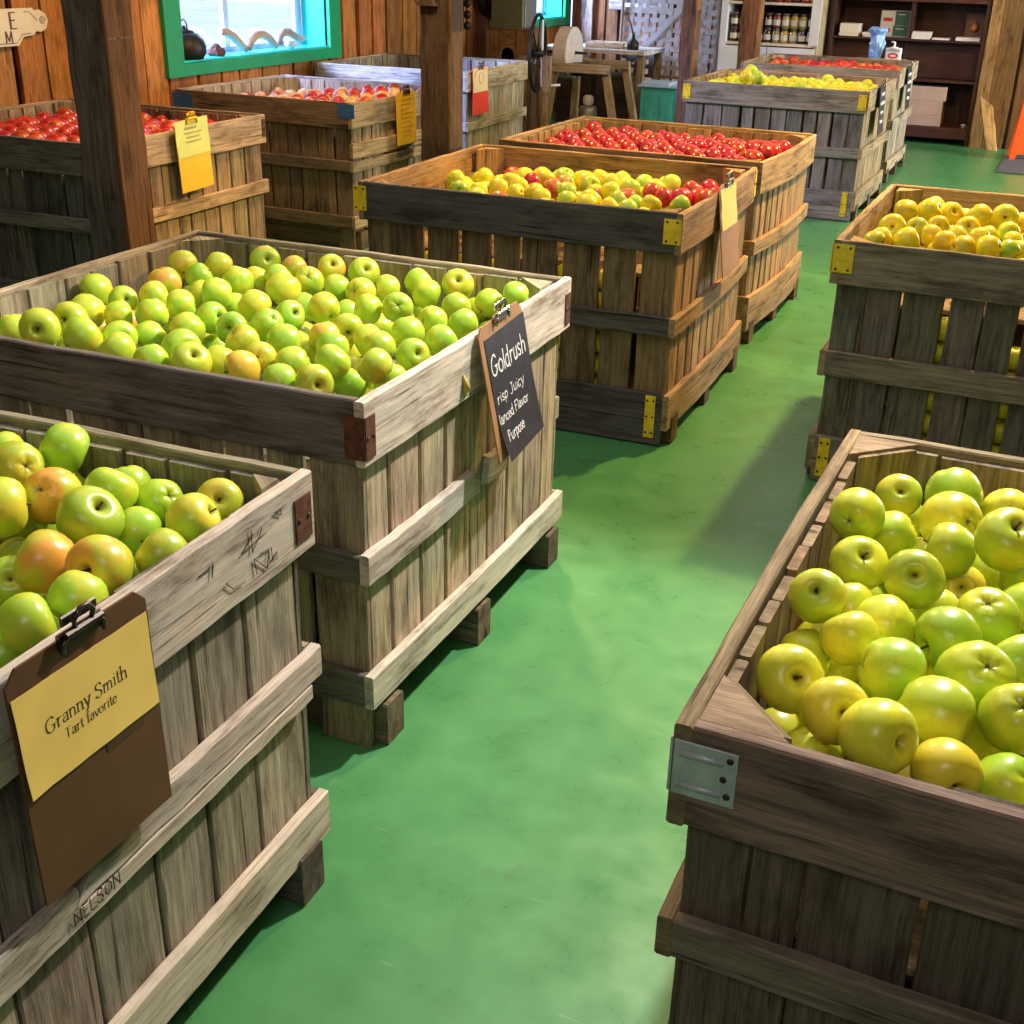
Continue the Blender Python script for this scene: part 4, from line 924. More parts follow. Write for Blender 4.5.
APPLES['L'] = '-4510,3979,738,95,r,141,248,0 -4423,3963,721,85,r,97,251,0 -4240,3957,724,89,r,69,55,0 -4043,3956,721,89,r,66,103,0 -3956,3955,741,89,r,86,215,0 -3865,3958,732,93,r,64,76,0 -3772,3959,729,92,r,62,95,0 -3680,3954,726,91,r,39,287,0 -4563,4055,735,90,r,175,14,0 -4461,4046,702,85,r,139,44,0 -4374,4038,722,93,r,123,66,0 -4283,4037,728,89,r,32,292,0 -4191,4034,733,93,r,58,52,0 -4100,4033,739,89,r,82,74,0 -4009,4038,742,92,r,70,222,0 -3915,4038,735,95,r,52,63,0 -3808,4041,741,88,r,62,220,0 -3720,4037,723,91,r,5,40,0 -3629,4031,731,91,r,90,48,0 -4518,4132,737,87,r,60,238,0 -4424,4117,743,95,r,25,50,0 -4329,4119,731,90,r,83,41,0 -4230,4114,748,85,r,113,266,0 -4142,4111,754,89,r,156,50,0 -4055,4119,728,94,r,120,23,0 -3961,4118,731,85,r,147,4,0 -3772,4125,733,89,r,155,11,0 -3683,4127,730,88,r,136,293,0 -3594,4114,726,90,r,95,52,0 -4462,4199,728,87,r,25,290,0 -4371,4202,725,86,r,102,226,0 -4191,4191,740,87,r,116,47,0 -4103,4195,745,87,r,141,58,0 -4003,4193,746,90,r,48,219,0 -3911,4190,748,91,r,95,43,0 -3821,4197,730,86,r,109,276,0 -3730,4204,718,94,r,35,165,0 -4518,4281,717,85,r,102,43,0 -4424,4282,722,91,r,157,133,0 -4334,4282,737,90,r,145,208,0 -4236,4270,726,91,r,40,231,0 -4145,4280,732,92,r,110,150,0 -4051,4277,748,92,r,21,167,0 -3958,4277,742,93,r,88,241,0 -3868,4281,751,88,r,68,219,0 -3783,4280,721,85,r,140,20,0 -3673,4274,733,87,r,97,232,0 -3579,4273,729,94,r,81,224,0 -4562,4358,717,93,r,24,193,0 -4469,4363,728,94,r,143,229,0 -4376,4361,739,86,r,139,96,0 -4284,4354,729,87,r,15,110,0 -4198,4352,748,86,r,61,226,0 -4096,4358,740,91,r,114,1,0 -4005,4356,738,84,r,118,198,0 -3916,4360,738,93,r,101,206,0 -3826,4356,727,90,r,44,172,0 -3722,4364,732,86,r,139,65,0 -3624,4353,731,89,r,50,173,0 -4520,4443,721,90,r,80,189,0 -4430,4444,728,85,r,53,229,0 -4330,4438,735,87,r,58,98,0 -4242,4430,736,87,r,137,322,0 -4147,4432,731,88,r,80,48,0 -4056,4441,752,94,r,119,27,0 -3964,4439,733,85,r,42,292,0 -3872,4443,741,93,r,162,195,0 -3778,4435,740,94,r,129,206,0 -3585,4444,733,88,r,117,211,0 -4563,4525,723,94,r,10,239,0 -4471,4520,722,86,r,101,236,0 -4380,4514,728,86,r,43,131,0 -4284,4513,742,90,r,85,212,0 -4192,4516,730,92,r,98,335,0 -4098,4524,747,90,r,18,90,0 -4005,4518,751,91,r,80,7,0 -3913,4522,734,85,r,142,21,0 -3819,4516,742,87,r,57,339,0 -3723,4523,721,94,r,163,80,0 -3631,4523,735,93,r,102,224,0 -4512,4600,732,87,r,121,197,0 -4420,4595,728,94,r,33,148,0 -4330,4596,741,87,r,67,24,0 -4242,4593,739,85,r,138,29,0 -4152,4598,746,91,r,22,79,0 -4052,4601,736,92,r,165,62,0 -3961,4601,738,89,r,164,7,0 -3868,4601,733,95,r,116,60,0 -3774,4605,727,85,r,129,28,0 -3686,4607,727,90,r,116,41,0 -3586,4606,726,95,r,4,335,0 -4565,4668,729,85,r,157,218,0 -4375,4678,734,89,r,36,186,0 -4283,4676,723,94,r,165,297,0 -4188,4679,729,90,r,54,237,0 -4099,4691,730,89,r,113,255,0 -4010,4682,734,89,r,63,39,0 -3916,4681,732,86,r,74,189,0 -3819,4679,734,90,r,89,219,0 -3731,4683,738,86,r,128,222,0 -3637,4687,726,95,r,40,44,0 -4511,4747,738,93,r,126,246,0 -4420,4766,729,90,r,53,216,0 -4329,4762,733,92,r,96,252,0 -4237,4753,744,88,r,33,56,0 -4147,4769,718,88,r,71,101,0 -4048,4761,745,87,r,97,25,0 -3958,4756,718,87,r,159,295,0 -3872,4757,725,85,r,104,345,0 -3682,4766,713,90,r,61,60,0 -4544,4824,709,84,r,91,48,0 -4465,4858,709,87,r,29,306,0 -4376,4857,717,90,r,100,42,0 -4287,4840,711,86,r,147,196,0 -4198,4845,718,93,r,148,222,0 -4097,4848,721,90,r,66,52,0 -4006,4837,727,89,r,144,62,0 -3907,4835,715,84,r,71,68,0 -3820,4852,718,84,r,70,18,0 -3731,4844,726,95,r,125,47,0'
APPLES['W'] = '-3717,5806,727,91,o,90,2,0 -3630,5790,732,86,r,64,61,0 -4037,5882,716,89,c,56,66,0 -3945,5890,719,91,o,153,170,0 -3852,5886,718,87,r,47,1,0 -3760,5887,725,91,r,113,14,0 -3662,5887,735,86,r,163,81,0 -4083,5971,698,90,r,176,92,0 -3897,5970,713,87,o,126,6,0 -3808,5978,711,92,o,145,47,0 -3714,5968,734,94,r,35,184,0 -3624,5973,742,85,o,139,124,0 -3533,5980,745,85,r,138,237,0 -4502,6045,683,87,c,113,219,0 -4407,6055,679,94,r,128,358,0 -4225,6047,688,93,r,118,198,0 -4039,6051,699,93,o,101,34,0 -3947,6050,704,90,c,139,131,0 -3856,6051,731,85,r,87,15,0 -3755,6053,723,89,r,124,203,0 -4459,6132,670,91,r,41,219,0 -4273,6125,683,88,c,77,42,0 -4178,6128,695,93,o,81,223,0 -4084,6134,704,94,r,71,64,0 -3990,6132,697,94,r,83,230,0 -3805,6136,716,86,o,73,196,0 -3704,6125,715,88,r,117,237,0 -3616,6129,742,88,o,91,202,0 -3529,6128,728,87,r,161,205,0 -4507,6206,687,87,o,5,88,0 -4408,6210,667,86,r,124,207,0 -4318,6216,674,84,o,30,171,0 -4137,6211,694,92,r,148,27,0 -4035,6212,709,90,r,97,170,0 -3946,6210,704,85,c,46,217,0 -3836,6217,724,86,c,153,230,0 -3749,6207,716,85,o,67,195,0 -3571,6208,733,92,r,91,2,0 -4545,6287,678,94,r,61,213,0 -4455,6285,652,91,r,34,158,0 -4366,6288,669,90,o,62,44,0 -4267,6296,679,91,o,49,42,0 -4180,6290,699,87,c,151,26,0 -4083,6288,712,89,r,80,12,0 -3993,6289,702,85,c,31,96,0 -3897,6290,712,85,r,158,275,0 -3804,6296,717,86,r,116,137,0 -3718,6294,724,86,o,96,27,0 -3631,6286,732,87,o,45,30,0 -3525,6286,717,92,r,44,354,0 -4493,6365,675,91,c,57,49,0 -4402,6371,670,90,o,130,111,0 -4314,6373,678,88,o,5,226,0 -4136,6365,713,89,o,32,11,0 -4045,6370,694,93,r,33,192,0 -3853,6369,721,90,r,115,38,0 -3749,6376,735,90,r,133,181,0 -3655,6374,731,95,c,11,70,0 -3562,6372,715,93,o,176,261,0 -4541,6443,668,91,r,63,42,0 -4449,6447,671,89,r,165,27,0 -4362,6450,673,85,r,139,203,0 -4278,6453,675,84,r,58,192,0 -4175,6450,699,91,o,112,341,0 -3990,6444,711,94,o,164,295,0 -3899,6450,713,89,o,84,19,0 -3803,6441,711,84,r,91,358,0 -3611,6452,713,84,o,112,19,0 -3520,6454,723,93,r,30,26,0 -4497,6523,667,90,r,84,77,0 -4409,6540,674,90,o,20,230,0 -4320,6535,666,88,o,83,208,0 -4128,6537,700,89,r,161,222,0 -4038,6520,705,85,o,12,157,0 -3949,6537,702,94,r,137,347,0 -3854,6527,711,88,o,158,135,0 -3756,6527,737,88,r,55,62,0 -3668,6529,733,89,o,78,181,0 -3574,6530,712,87,o,123,296,0 -4536,6605,675,90,o,53,245,0 -4449,6622,666,88,o,71,94,0 -4358,6618,674,94,c,46,113,0 -4265,6608,682,93,o,48,30,0 -4174,6614,698,90,r,24,201,0 -4085,6615,697,88,r,66,192,0 -3995,6619,704,92,r,73,330,0 -3899,6613,724,92,r,96,41,0 -3806,6610,723,89,r,81,241,0 -3621,6605,720,90,c,6,275,0 -3518,6602,733,95,o,51,141,0 -4509,6687,659,86,o,29,73,0 -4409,6700,669,87,c,64,14,0 -4308,6692,678,85,o,12,291,0 -4129,6695,694,93,o,150,6,0 -4037,6700,693,91,r,13,83,0 -3848,6692,719,95,c,61,70,0 -3755,6688,737,94,r,97,16,0 -3665,6688,721,88,o,161,2,0 -3569,6681,717,95,r,159,322,0'
# ------------------------------------------------------------------ apples
def apple_mesh(name, mat, seed):
    R = random.Random(seed)
    prof = [(0, -.77), (.05, -.785), (.11, -.825), (.20, -.868), (.34, -.885), (.52, -.84), (.71, -.705), (.87, -.47), (.965, -.17), (1.0, .10),
            (.965, .33), (.885, .55), (.75, .715), (.57, .82), (.41, .86), (.28, .84), (.185, .775), (.11, .69), (.05, .61), (0, .58)]
    lob, ph, lean, tall = R.uniform(.006, .03), R.uniform(0, 6), R.uniform(-.05, .05), R.uniform(.93, 1.01)
    seg = 28
    v, f = [], []
    for i, (r, z) in enumerate(prof):
        if r == 0:
            v.append((0, 0, z * tall))
            continue
        for k in range(seg):
            a = 2 * pi * k / seg
            low = max(0.0, -z)
            q = r * (1 + lob * cos(5 * a + ph) * (.3 + low) + .02 * cos(2 * a + ph * 2))
            zz = z * tall + lean * r * cos(a) * (.5 + .5 * z) + .02 * cos(5 * a + ph) * (1 if z < -.7 else 0)
            v.append((q * cos(a), q * sin(a), zz))
    idx = lambda i, k: 0 if i == 0 else 1 + (i - 1) * seg + k % seg
    n = len(prof)
    last = len(v) - 1
    for k in range(seg):
        f.append((0, idx(1, k + 1), idx(1, k)))
        f.append((last, idx(n - 2, k), idx(n - 2, k + 1)))
        for i in range(1, n - 2):
            f.append((idx(i, k), idx(i, k + 1), idx(i + 1, k + 1), idx(i + 1, k)))
    me = bpy.data.meshes.new(name)
    me.from_pydata(v, [], f)
    me.polygons.foreach_set('use_smooth', [True] * len(f))
    me.materials.append(mat)
    me.update()
    return me


AMESH = {k: [apple_mesh('apple_' + k, m, 31 * i + j) for j in range(4)] for i, (k, m) in enumerate(AM.items())}
_s = MB()
_s.tube([(0, 0, .54), (.01, .01, .75), (.05, .02, .98)], [.035, .03, .045], 6)
STEM = _s.mesh('apple_stem', MAT['stem'])

KIND = {'G': dict(g='lime', y='limey', o='blush'), 'N': dict(g='lime', y='limey', o='blush'), 'D': dict(g='gold_green', y='gold', o='gold'),
        'C': dict(g='yellow_green', y='yellow', o='yellow'), 'M': dict(g='lime', y='yellow', o='orange', r='bright_red'),
        'R': dict(r='red'), 'Y': dict(y='yellow', g='yellow_green'), 'Q': dict(r='bright_red', o='orange'), 'L': dict(r='bright_red'),
        'W': dict(o='cream', r='bright_red', c='cream')}
WORD = {'lime': 'lime green', 'limey': 'yellowish green', 'blush': 'orange blushed', 'gold_green': 'olive green', 'gold': 'golden green', 'yellow': 'yellow',
        'yellow_green': 'greenish yellow', 'orange': 'orange red', 'red': 'dark red', 'bright_red': 'bright red', 'cream': 'cream pink'}
NAME = {'lime': 'green_apple', 'limey': 'green_apple', 'blush': 'green_apple', 'gold_green': 'golden_apple', 'gold': 'golden_apple', 'yellow': 'yellow_apple',
        'yellow_green': 'yellow_apple', 'orange': 'orange_apple', 'red': 'dark_red_apple', 'bright_red': 'red_apple', 'cream': 'pink_apple'}
WHERE = {'G': 'the chalkboard crate', 'N': 'the nearest left crate', 'D': 'the nearest right crate', 'C': 'the farther right crate', 'M': 'the mixed apple crate',
         'R': 'the dark red crate', 'Y': 'the far yellow crate', 'Q': 'the farthest red crate', 'L': 'the post-side crate',
         'W': 'the window-side crate'}
ORD = ['', 'first', 'second', 'third', 'fourth', 'fifth', 'sixth', 'seventh', 'eighth', 'ninth', 'tenth', 'eleventh', 'twelfth', 'thirteenth', 'fourteenth',
       'fifteenth', 'sixteenth', 'seventeenth', 'eighteenth', 'nineteenth', 'twentieth'] + ['%dth' % k for k in range(21, 60)]


def place_apples():
    R = random.Random(4)
    for key, data in APPLES.items():
        rows = [[int(a) if a.lstrip('-').isdigit() else a for a in r.split(',')] for r in data.split()]
        c = CRATES[key]
        y0 = c['cy'] - c['l'] / 2
        side = 'right' if key in 'GNL' else 'left'
        bands = {}
        for r in rows:
            b = int((r[1] / 1000 - y0 - .02) / .088)
            bands.setdefault((r[7], b), []).append(r)
        order = {lay: sorted(b for (l2, b) in bands if l2 == lay) for lay in (0, 1)}
        for (lay, b), rr in bands.items():
            rr.sort(key=lambda r: r[0], reverse=(side == 'right'))
            bi = order[lay].index(b) + 1
            for i, r in enumerate(rr, 1):
                k = KIND[key][r[4]] if r[4] in KIND[key] else list(KIND[key].values())[0]
                o = bpy.data.objects.new(NAME[k], R.choice(AMESH[k]))
                COL.objects.link(o)
                o.location = (r[0] / 1000, r[1] / 1000, r[2] / 1000)
                rad = r[3] / 2000 * .96
                o.scale = (rad, rad, rad)
                th, ph = radians(r[5]), radians(r[6])
                ax = Vector((sin(th) * cos(ph), sin(th) * sin(ph), cos(th)))
                up = R.random() < .6
                q = (ax if up else -ax).to_track_quat('Z', 'Y')
                o.rotation_euler = q.to_euler()
                if lay == 0:
                    lb = '%s apple, %s from the %s in the %s row of %s' % (WORD[k], ORD[i], side, ORD[bi], WHERE[key])
                else:
                    lb = 'lower %s apple, %s from %s in the %s underlying row, %s' % (WORD[k], ORD[i], side, ORD[bi], WHERE[key].replace('the ', ''))
                if len(lb.split()) > 16:
                    lb = lb.replace('the ', '', 1)
                tag(o, lb, 'apple', 'apples in ' + WHERE[key])
                if key in 'GND' and up and lay == 0 and R.random() < .5:
                    s = bpy.data.objects.new('stem', STEM)
                    COL.objects.link(s)
                    s.parent = o
    # apples that show through the slits of the front slats
    for key, kk in (('C', 'yellow'), ('M', 'yellow')):
        c = CRATES[key]
        gi = 0
        last = -9
        for (gx, gw) in c['gaps']:
            if gw < .009 or gx - last < .09 or abs(gx) > c['w'] / 2 - .17:
                continue
            last = gx
            gi += 1
            zz = .1165
            j = 0
            while zz < .50:
                rad = R.uniform(.039, .043)
                j += 1
                o = bpy.data.objects.new(NAME[kk], R.choice(AMESH[kk]))
                COL.objects.link(o)
                o.parent = None
                loc = Matrix.Rotation(c['rot'], 4, 'Z') @ Vector((gx, -c['l'] / 2 + c['T'] + .018 + rad * 1.07, zz + rad * .9))
                o.location = loc + Vector((c['cx'], c['cy'], 0))
                o.scale = (rad * .95,) * 3
                o.rotation_euler = (R.uniform(-.15, .15), R.uniform(-.15, .15), R.uniform(0, 6))
                zz += rad * 1.84
                tag(o, '%s apple behind front slat gap %s from left, %s up, %s' % (WORD[kk], ORD[gi], ORD[j], WHERE[key]), 'apple', 'apples behind the slats of ' + WHERE[key])


place_apples()


# ------------------------------------------------------------------ lettering drawn with strokes
GL = {  # glyph: (advance, [strokes]); x-height 1, ascender 1.6, descender -.5
    'G': (1.35, [[(1.05, 1.32), (.8, 1.58), (.45, 1.5), (.12, 1.1), (.08, .55), (.3, .08), (.7, .0), (1.02, .25), (1.05, .68)], [(.7, .68), (1.22, .68)]]),
    'C': (1.2, [[(1.0, 1.35), (.75, 1.58), (.4, 1.5), (.1, 1.0), (.1, .5), (.35, .05), (.75, .02), (1.02, .3)]]),
    'S': (1.1, [[(.88, 1.3), (.7, 1.57), (.4, 1.57), (.16, 1.3), (.25, 1.0), (.7, .72), (.88, .4), (.7, .05), (.35, .0), (.1, .32)]]),
    'T': (1.15, [[(.02, 1.5), (1.05, 1.5)], [(.54, 1.5), (.54, .02)]]),
    'J': (1.0, [[(.35, 1.55), (.95, 1.55)], [(.68, 1.55), (.68, .3), (.45, 0), (.15, .15)]]),
    'F': (1.0, [[(.15, 1.55), (.12, 0)], [(.1, 1.55), (.9, 1.6)], [(.12, .85), (.7, .88)]]),
    'P': (1.05, [[(.15, 1.5), (.12, 0)], [(.1, 1.5), (.6, 1.58), (.9, 1.25), (.6, .85), (.15, .75)]]),
    'N': (1.2, [[(.1, 0), (.1, 1.5), (.95, 0), (.95, 1.5)]]),
    'E': (1.0, [[(.1, 0), (.1, 1.5)], [(.1, 1.5), (.85, 1.5)], [(.1, .78), (.7, .78)], [(.1, 0), (.85, 0)]]),
    'L': (.95, [[(.1, 1.5), (.1, 0), (.85, 0)]]),
    'M': (1.5, [[(.1, 0), (.15, 1.5), (.68, .2), (1.2, 1.5), (1.25, 0)]]),
    'O': (1.25, [[(.6, 1.55), (.15, 1.2), (.1, .5), (.5, 0), (.95, .3), (1.05, 1.0), (.6, 1.55)]]),
    'o': (.95, [[(.45, 1.0), (.12, .75), (.12, .25), (.45, 0), (.78, .25), (.78, .75), (.45, 1.0)]]),
    'l': (.42, [[(.2, 1.65), (.2, .02)]]),
    'd': (.98, [[(.75, .8), (.45, .98), (.12, .7), (.12, .25), (.4, 0), (.72, .22)], [(.75, 1.65), (.75, .05), (.88, .0)]]),
    'r': (.72, [[(.18, 1.0), (.18, .02)], [(.18, .65), (.4, .95), (.62, .9)]]),
    'u': (.95, [[(.15, 1.0), (.15, .3), (.38, 0), (.68, .2)], [(.72, 1.0), (.72, .02)]]),
    's': (.75, [[(.6, .82), (.38, 1.0), (.14, .8), (.3, .55), (.58, .35), (.5, .05), (.1, .12)]]),
    'h': (.98, [[(.16, 1.65), (.16, .02)], [(.16, .65), (.42, .98), (.72, .75), (.74, .02)]]),
    'i': (.42, [[(.2, 1.0), (.2, .02)], [(.19, 1.36), (.21, 1.42)]]),
    'p': (.98, [[(.16, 1.0), (.16, -.55)], [(.16, .75), (.45, 1.0), (.8, .72), (.78, .25), (.45, .0), (.16, .25)]]),
    'c': (.82, [[(.7, .8), (.45, 1.0), (.12, .72), (.12, .25), (.42, 0), (.7, .2)]]),
    'y': (.92, [[(.1, 1.0), (.45, .08)], [(.8, 1.0), (.35, -.3), (.1, -.5)]]),
    'a': (.9, [[(.15, .82), (.4, 1.0), (.66, .8), (.66, .02)], [(.66, .58), (.3, .55), (.1, .28), (.3, .0), (.66, .22)], [(.66, .05), (.8, .0)]]),
    'n': (.98, [[(.16, 1.0), (.16, .02)], [(.16, .65), (.42, .98), (.72, .75), (.74, .02)]]),
    'm': (1.45, [[(.16, 1.0), (.16, .02)], [(.16, .65), (.4, .98), (.64, .75), (.66, .02)], [(.66, .65), (.92, .98), (1.16, .75), (1.18, .02)]]),
    'e': (.85, [[(.13, .55), (.72, .6), (.6, .92), (.38, 1.0), (.12, .72), (.12, .25), (.42, 0), (.72, .2)]]),
    't': (.6, [[(.28, 1.38), (.28, .2), (.42, .0), (.56, .08)], [(.06, 1.0), (.54, 1.0)]]),
    'f': (.62, [[(.62, 1.5), (.42, 1.62), (.28, 1.4), (.28, .02)], [(.06, 1.0), (.54, 1.0)]]),
    'v': (.88, [[(.06, 1.0), (.42, .02), (.78, 1.0)]]),
    ' ': (.55, []),
}
SERIF = {'r': [(.18, 0), (.1, 1.0)], 'n': [(.16, 0), (.74, 0), (.08, 1.0)], 'm': [(.16, 0), (.66, 0), (1.18, 0), (.08, 1.0)], 'h': [(.16, 0), (.74, 0), (.08, 1.65)],
         'i': [(.2, 0), (.12, 1.0)], 'T': [(.54, 0)], 'y': [(.1, 1.0), (.8, 1.0)], 'v': [(.06, 1.0), (.78, 1.0)], 'f': [(.28, 0)], 't': []}


def smooth_pts(p, n=6):
    if len(p) < 3:
        return p
    out = []
    for i in range(len(p) - 1):
        a, b, c_, d = p[max(i - 1, 0)], p[i], p[i + 1], p[min(i + 2, len(p) - 1)]
        for k in range(n):
            t = k / n
            out.append(tuple(.5 * ((2 * b[j]) + (-a[j] + c_[j]) * t + (2 * a[j] - 5 * b[j] + 4 * c_[j] - d[j]) * t * t + (-a[j] + 3 * b[j] - 3 * c_[j] + d[j]) * t ** 3) for j in (0, 1)))
    out.append(p[-1])
    return out


def lettering(name, text, o, ex, ey, size, pen, mat, parent, nib=False, width=1.0, slant=0.0, jitter=0.0, seed=0, raise_=.0006, surf=None, hard=False):
    """Thin raised strokes on a surface; nib=True draws like print: thick uprights, thin cross strokes and small serifs."""
    R = random.Random(seed)
    ex, ey = Vector(ex).normalized(), Vector(ey).normalized()
    n = ex.cross(ey)
    m = MB()
    x = 0.0

    def P(a, b):
        return Vector(o) + ex * (a * size) + ey * (b * size) + n * (raise_ + (surf(a * size, b * size) if surf else 0))

    for ch in text:
        adv, strokes = GL[ch]
        jy = R.uniform(-jitter, jitter)
        for st in strokes:
            pts = st if hard else smooth_pts(st)
            pts = [(x + (px_ + slant * py_) * width, py_ + jy) for px_, py_ in pts]
            for (a, b) in zip(pts[:-1], pts[1:]):
                d = Vector((b[0] - a[0], b[1] - a[1]))
                ln = d.length
                if ln < 1e-6:
                    continue
                d /= ln
                if nib:
                    hw_ = pen * (.42 + .58 * abs(d.y)) / 2
                else:
                    hw_ = pen / 2 * R.uniform(.85, 1.15)
                px_, py_ = -d.y * hw_, d.x * hw_
                ax_, ay_, bx_, by_ = a[0] - d.x * hw_ * .4, a[1] - d.y * hw_ * .4, b[0] + d.x * hw_ * .4, b[1] + d.y * hw_ * .4
                k = len(m.v)
                m.v += [P(ax_ - px_, ay_ - py_), P(bx_ - px_, by_ - py_), P(bx_ + px_, by_ + py_), P(ax_ + px_, ay_ + py_)]
                m.face([k, k + 1, k + 2, k + 3])
        if nib and ch in SERIF:
            for (sx_, sy_) in SERIF[ch]:
                cx_, w_, t_ = x + sx_ * width, .2, .055
                k = len(m.v)
                yy = sy_ - (t_ if sy_ > .5 else 0)
                m.v += [P(cx_ - w_, yy), P(cx_ + w_, yy), P(cx_ + w_, yy + t_), P(cx_ - w_, yy + t_)]
                m.face([k, k + 1, k + 2, k + 3])
        x += adv * width
    return m.build(name, mat, parent)


# ------------------------------------------------------------------ clipboards and their notices
def clipboard(label, top_y0, top_y1, ztop, xtop, zbot, xbot, board_mat, ydrift=0.0, clip_mat='dark_metal', board_w=None):
    """Hangs on a right-hand crate face; local frame: u along +y, v downwards along the lean, n outwards."""
    yc = (top_y0 + top_y1) / 2
    root = empty('clipboard', (xtop, yc, ztop), 0, label, 'clipboard', 'clipboards hung on crate sides')
    w = top_y1 - top_y0
    dn = Vector((xbot - xtop, ydrift, zbot - ztop))
    L = dn.length
    dn.normalize()
    u = (Y - dn * Y.dot(dn)).normalized()
    n = u.cross(-dn).normalized()
    m = MB()
    cc = .018
    poly = [(-w / 2, -L), (w / 2, -L), (w / 2, -cc), (w / 2 - cc, 0), (-w / 2 + cc, 0), (-w / 2, -cc)]
    m.prism(poly, Vector((0, 0, 0)), u, -dn, n, .0035, (.3, .2, .1))
    m.build('board', board_mat, root)
    # lever clip astride the top edge
    k = MB()
    k.board(u * -.036 + dn * .012 + n * .004, u, -dn, n, .072, .022, .006, ch=.002)
    k.board(u * -.030 + dn * -.002 + n * .008, u, -dn, n, .060, .010, .010, ch=.003)
    k.tube([u * -.012 - dn * .006 + n * .012, u * -.016 - dn * .022 + n * .016, u * -.006 - dn * .034 + n * .018, u * .006 - dn * .034 + n * .018,
            u * .016 - dn * .022 + n * .016, u * .012 - dn * .006 + n * .012], .0032, 6)
    k.board(u * -.028 - dn * .016 + n * .006, u, -dn, n, .056, .014, .004, ch=.002)
    k.tube([u * .026 + n * .012 - dn * .004, u * .034 + n * .012 + dn * .004, u * .034 + n * .010 + dn * .016], .003, 6)
    k.tube([u * -.026 + n * .012 - dn * .004, u * -.034 + n * .012 + dn * .004, u * -.034 + n * .010 + dn * .016], .003, 6)
    k.build('clip', clip_mat, root)
    return root, u, dn, n


def on_sheet(f, u0, u1, v0, v1, ua, va, skew=0.0):
    """Lift of the sheet under a text whose origin is (ua, va) in the clipboard's frame."""
    return lambda a, b: f((ua + a - u0) / (u1 - u0), (va - b - v0) / (v1 - v0)) + .0005


def sheet(name, root, u, dn, n, u0, u1, v0, v1, mat, off=.0042, wave=.002, curl=None, seed=0, nu=14, nv=14, skew=0.0):
    """A sheet of paper with thickness, slightly wavy; curl(a, b) -> extra lift."""
    R = random.Random(seed)
    ph = R.uniform(0, 6)
    f = lambda a, b: wave * (1 + sin(a * 21 + ph + b * 9)) * .5 + (curl(a, b) if curl else 0)
    m = MB()
    for side in (0, 1):
        for j in range(nv + 1):
            for i in range(nu + 1):
                a, b = i / nu, j / nv
                p = u * (u0 + (u1 - u0) * a + skew * b) + dn * (v0 + (v1 - v0) * b) + n * (off + f(a, b) + side * .0004)
                m.v.append(p)
    N = (nu + 1) * (nv + 1)
    g = lambda s, i, j: s * N + j * (nu + 1) + i
    for j in range(nv):
        for i in range(nu):
            m.face([g(1, i, j), g(1, i, j + 1), g(1, i + 1, j + 1), g(1, i + 1, j)], None, (.5,) * 3, True)
            m.face([g(0, i, j), g(0, i + 1, j), g(0, i + 1, j + 1), g(0, i, j + 1)], None, (.5,) * 3, True)
    def edge(*q):
        k = len(m.v)
        m.v += [m.v[i].copy() for i in q]
        m.face([k, k + 1, k + 2, k + 3])

    for i in range(nu):
        edge(g(0, i, 0), g(1, i, 0), g(1, i + 1, 0), g(0, i + 1, 0))
        edge(g(0, i, nv), g(0, i + 1, nv), g(1, i + 1, nv), g(1, i, nv))
    for j in range(nv):
        edge(g(0, 0, j), g(0, 0, j + 1), g(1, 0, j + 1), g(1, 0, j))
        edge(g(0, nu, j), g(1, nu, j), g(1, nu, j + 1), g(0, nu, j + 1))
    return m.build(name, mat, root), f


# nearest left crate: brown board, yellow sheet
xn = -.955
root, u, dn, n = clipboard('brown clipboard with yellow Granny Smith notice hung on the near left crate', .794, 1.026, .802, xn + .004, .478, xn + .008, 'hardboard')
sh, f = sheet('notice', root, u, dn, n, -.113, .112, .034, .170, 'paper_yellow', wave=.0008, curl=lambda a, b: .010 * max(0, .16 - a) * b + .005 * max(0, b - .8), skew=.002)
for txt, ua, va, sz, pw, wd in (('Granny Smith', -.073, .103, .0122, .15, 1.04), ('Tart favorite', -.046, .1255, .0088, .16, 1.02)):
    lettering('lettering', txt, u * ua + dn * va + n * .0042, u, -dn, sz, pw, 'ink', sh, nib=True, width=wd, surf=on_sheet(f, -.113, .112, .034, .170, ua, va), raise_=.0002)
m = MB()
m.board(u * .015 + dn * .185 + n * .0037, u, -dn, n, .07, .022, .0006, ch=.0002)
m.build('tape', 'hardboard_dark', root)

# chalkboard crate: tan board with a black card
xg = -1.076
root, u, dn, n = clipboard('tan clipboard with black chalk-lettered card on the chalkboard crate', 2.234, 2.462, .803, xg + .006, .500, xg + .055, 'hardboard_light', 0.02, 'chrome')
sh, f = sheet('chalk_card', root, u, dn, n, -.095, .117, .030, .315, 'black_sheet', wave=.0008, curl=lambda a, b: .035 * max(0, b - .55) ** 2 * 2.2 * (1 - a * .6) , skew=.006)
for txt, ua, va, sz, pw, wd, sd in (('Goldrush', -.084, .118, .0285, .14, .92, 2), ('risp Juicy', -.080, .182, .0160, .15, 1.22, 3),
                                   ('lanced Flavor', -.088, .228, .0150, .15, 1.03, 4), ('Purpose', -.066, .275, .0155, .15, .95, 5)):
    lettering('lettering', txt, u * ua + dn * va + n * .0046, u, -dn, sz, pw, 'chalk', sh, width=wd, jitter=.07, seed=sd, surf=on_sheet(f, -.095, .117, .030, .315, ua, va), raise_=.0003)

# mixed crate: brown board in a sleeve, lime sheet
xm = -1.058
root, u, dn, n = clipboard('brown clipboard with pale lime sheet on the mixed apple crate', 4.083, 4.305, .815, xm + .008, .505, xm + .05, 'hardboard_light', 0, 'chrome')
sh, f = sheet('notice', root, u, dn, n, -.10, .10, .015, .155, 'paper_lime', wave=.002)
sleeve = MB()

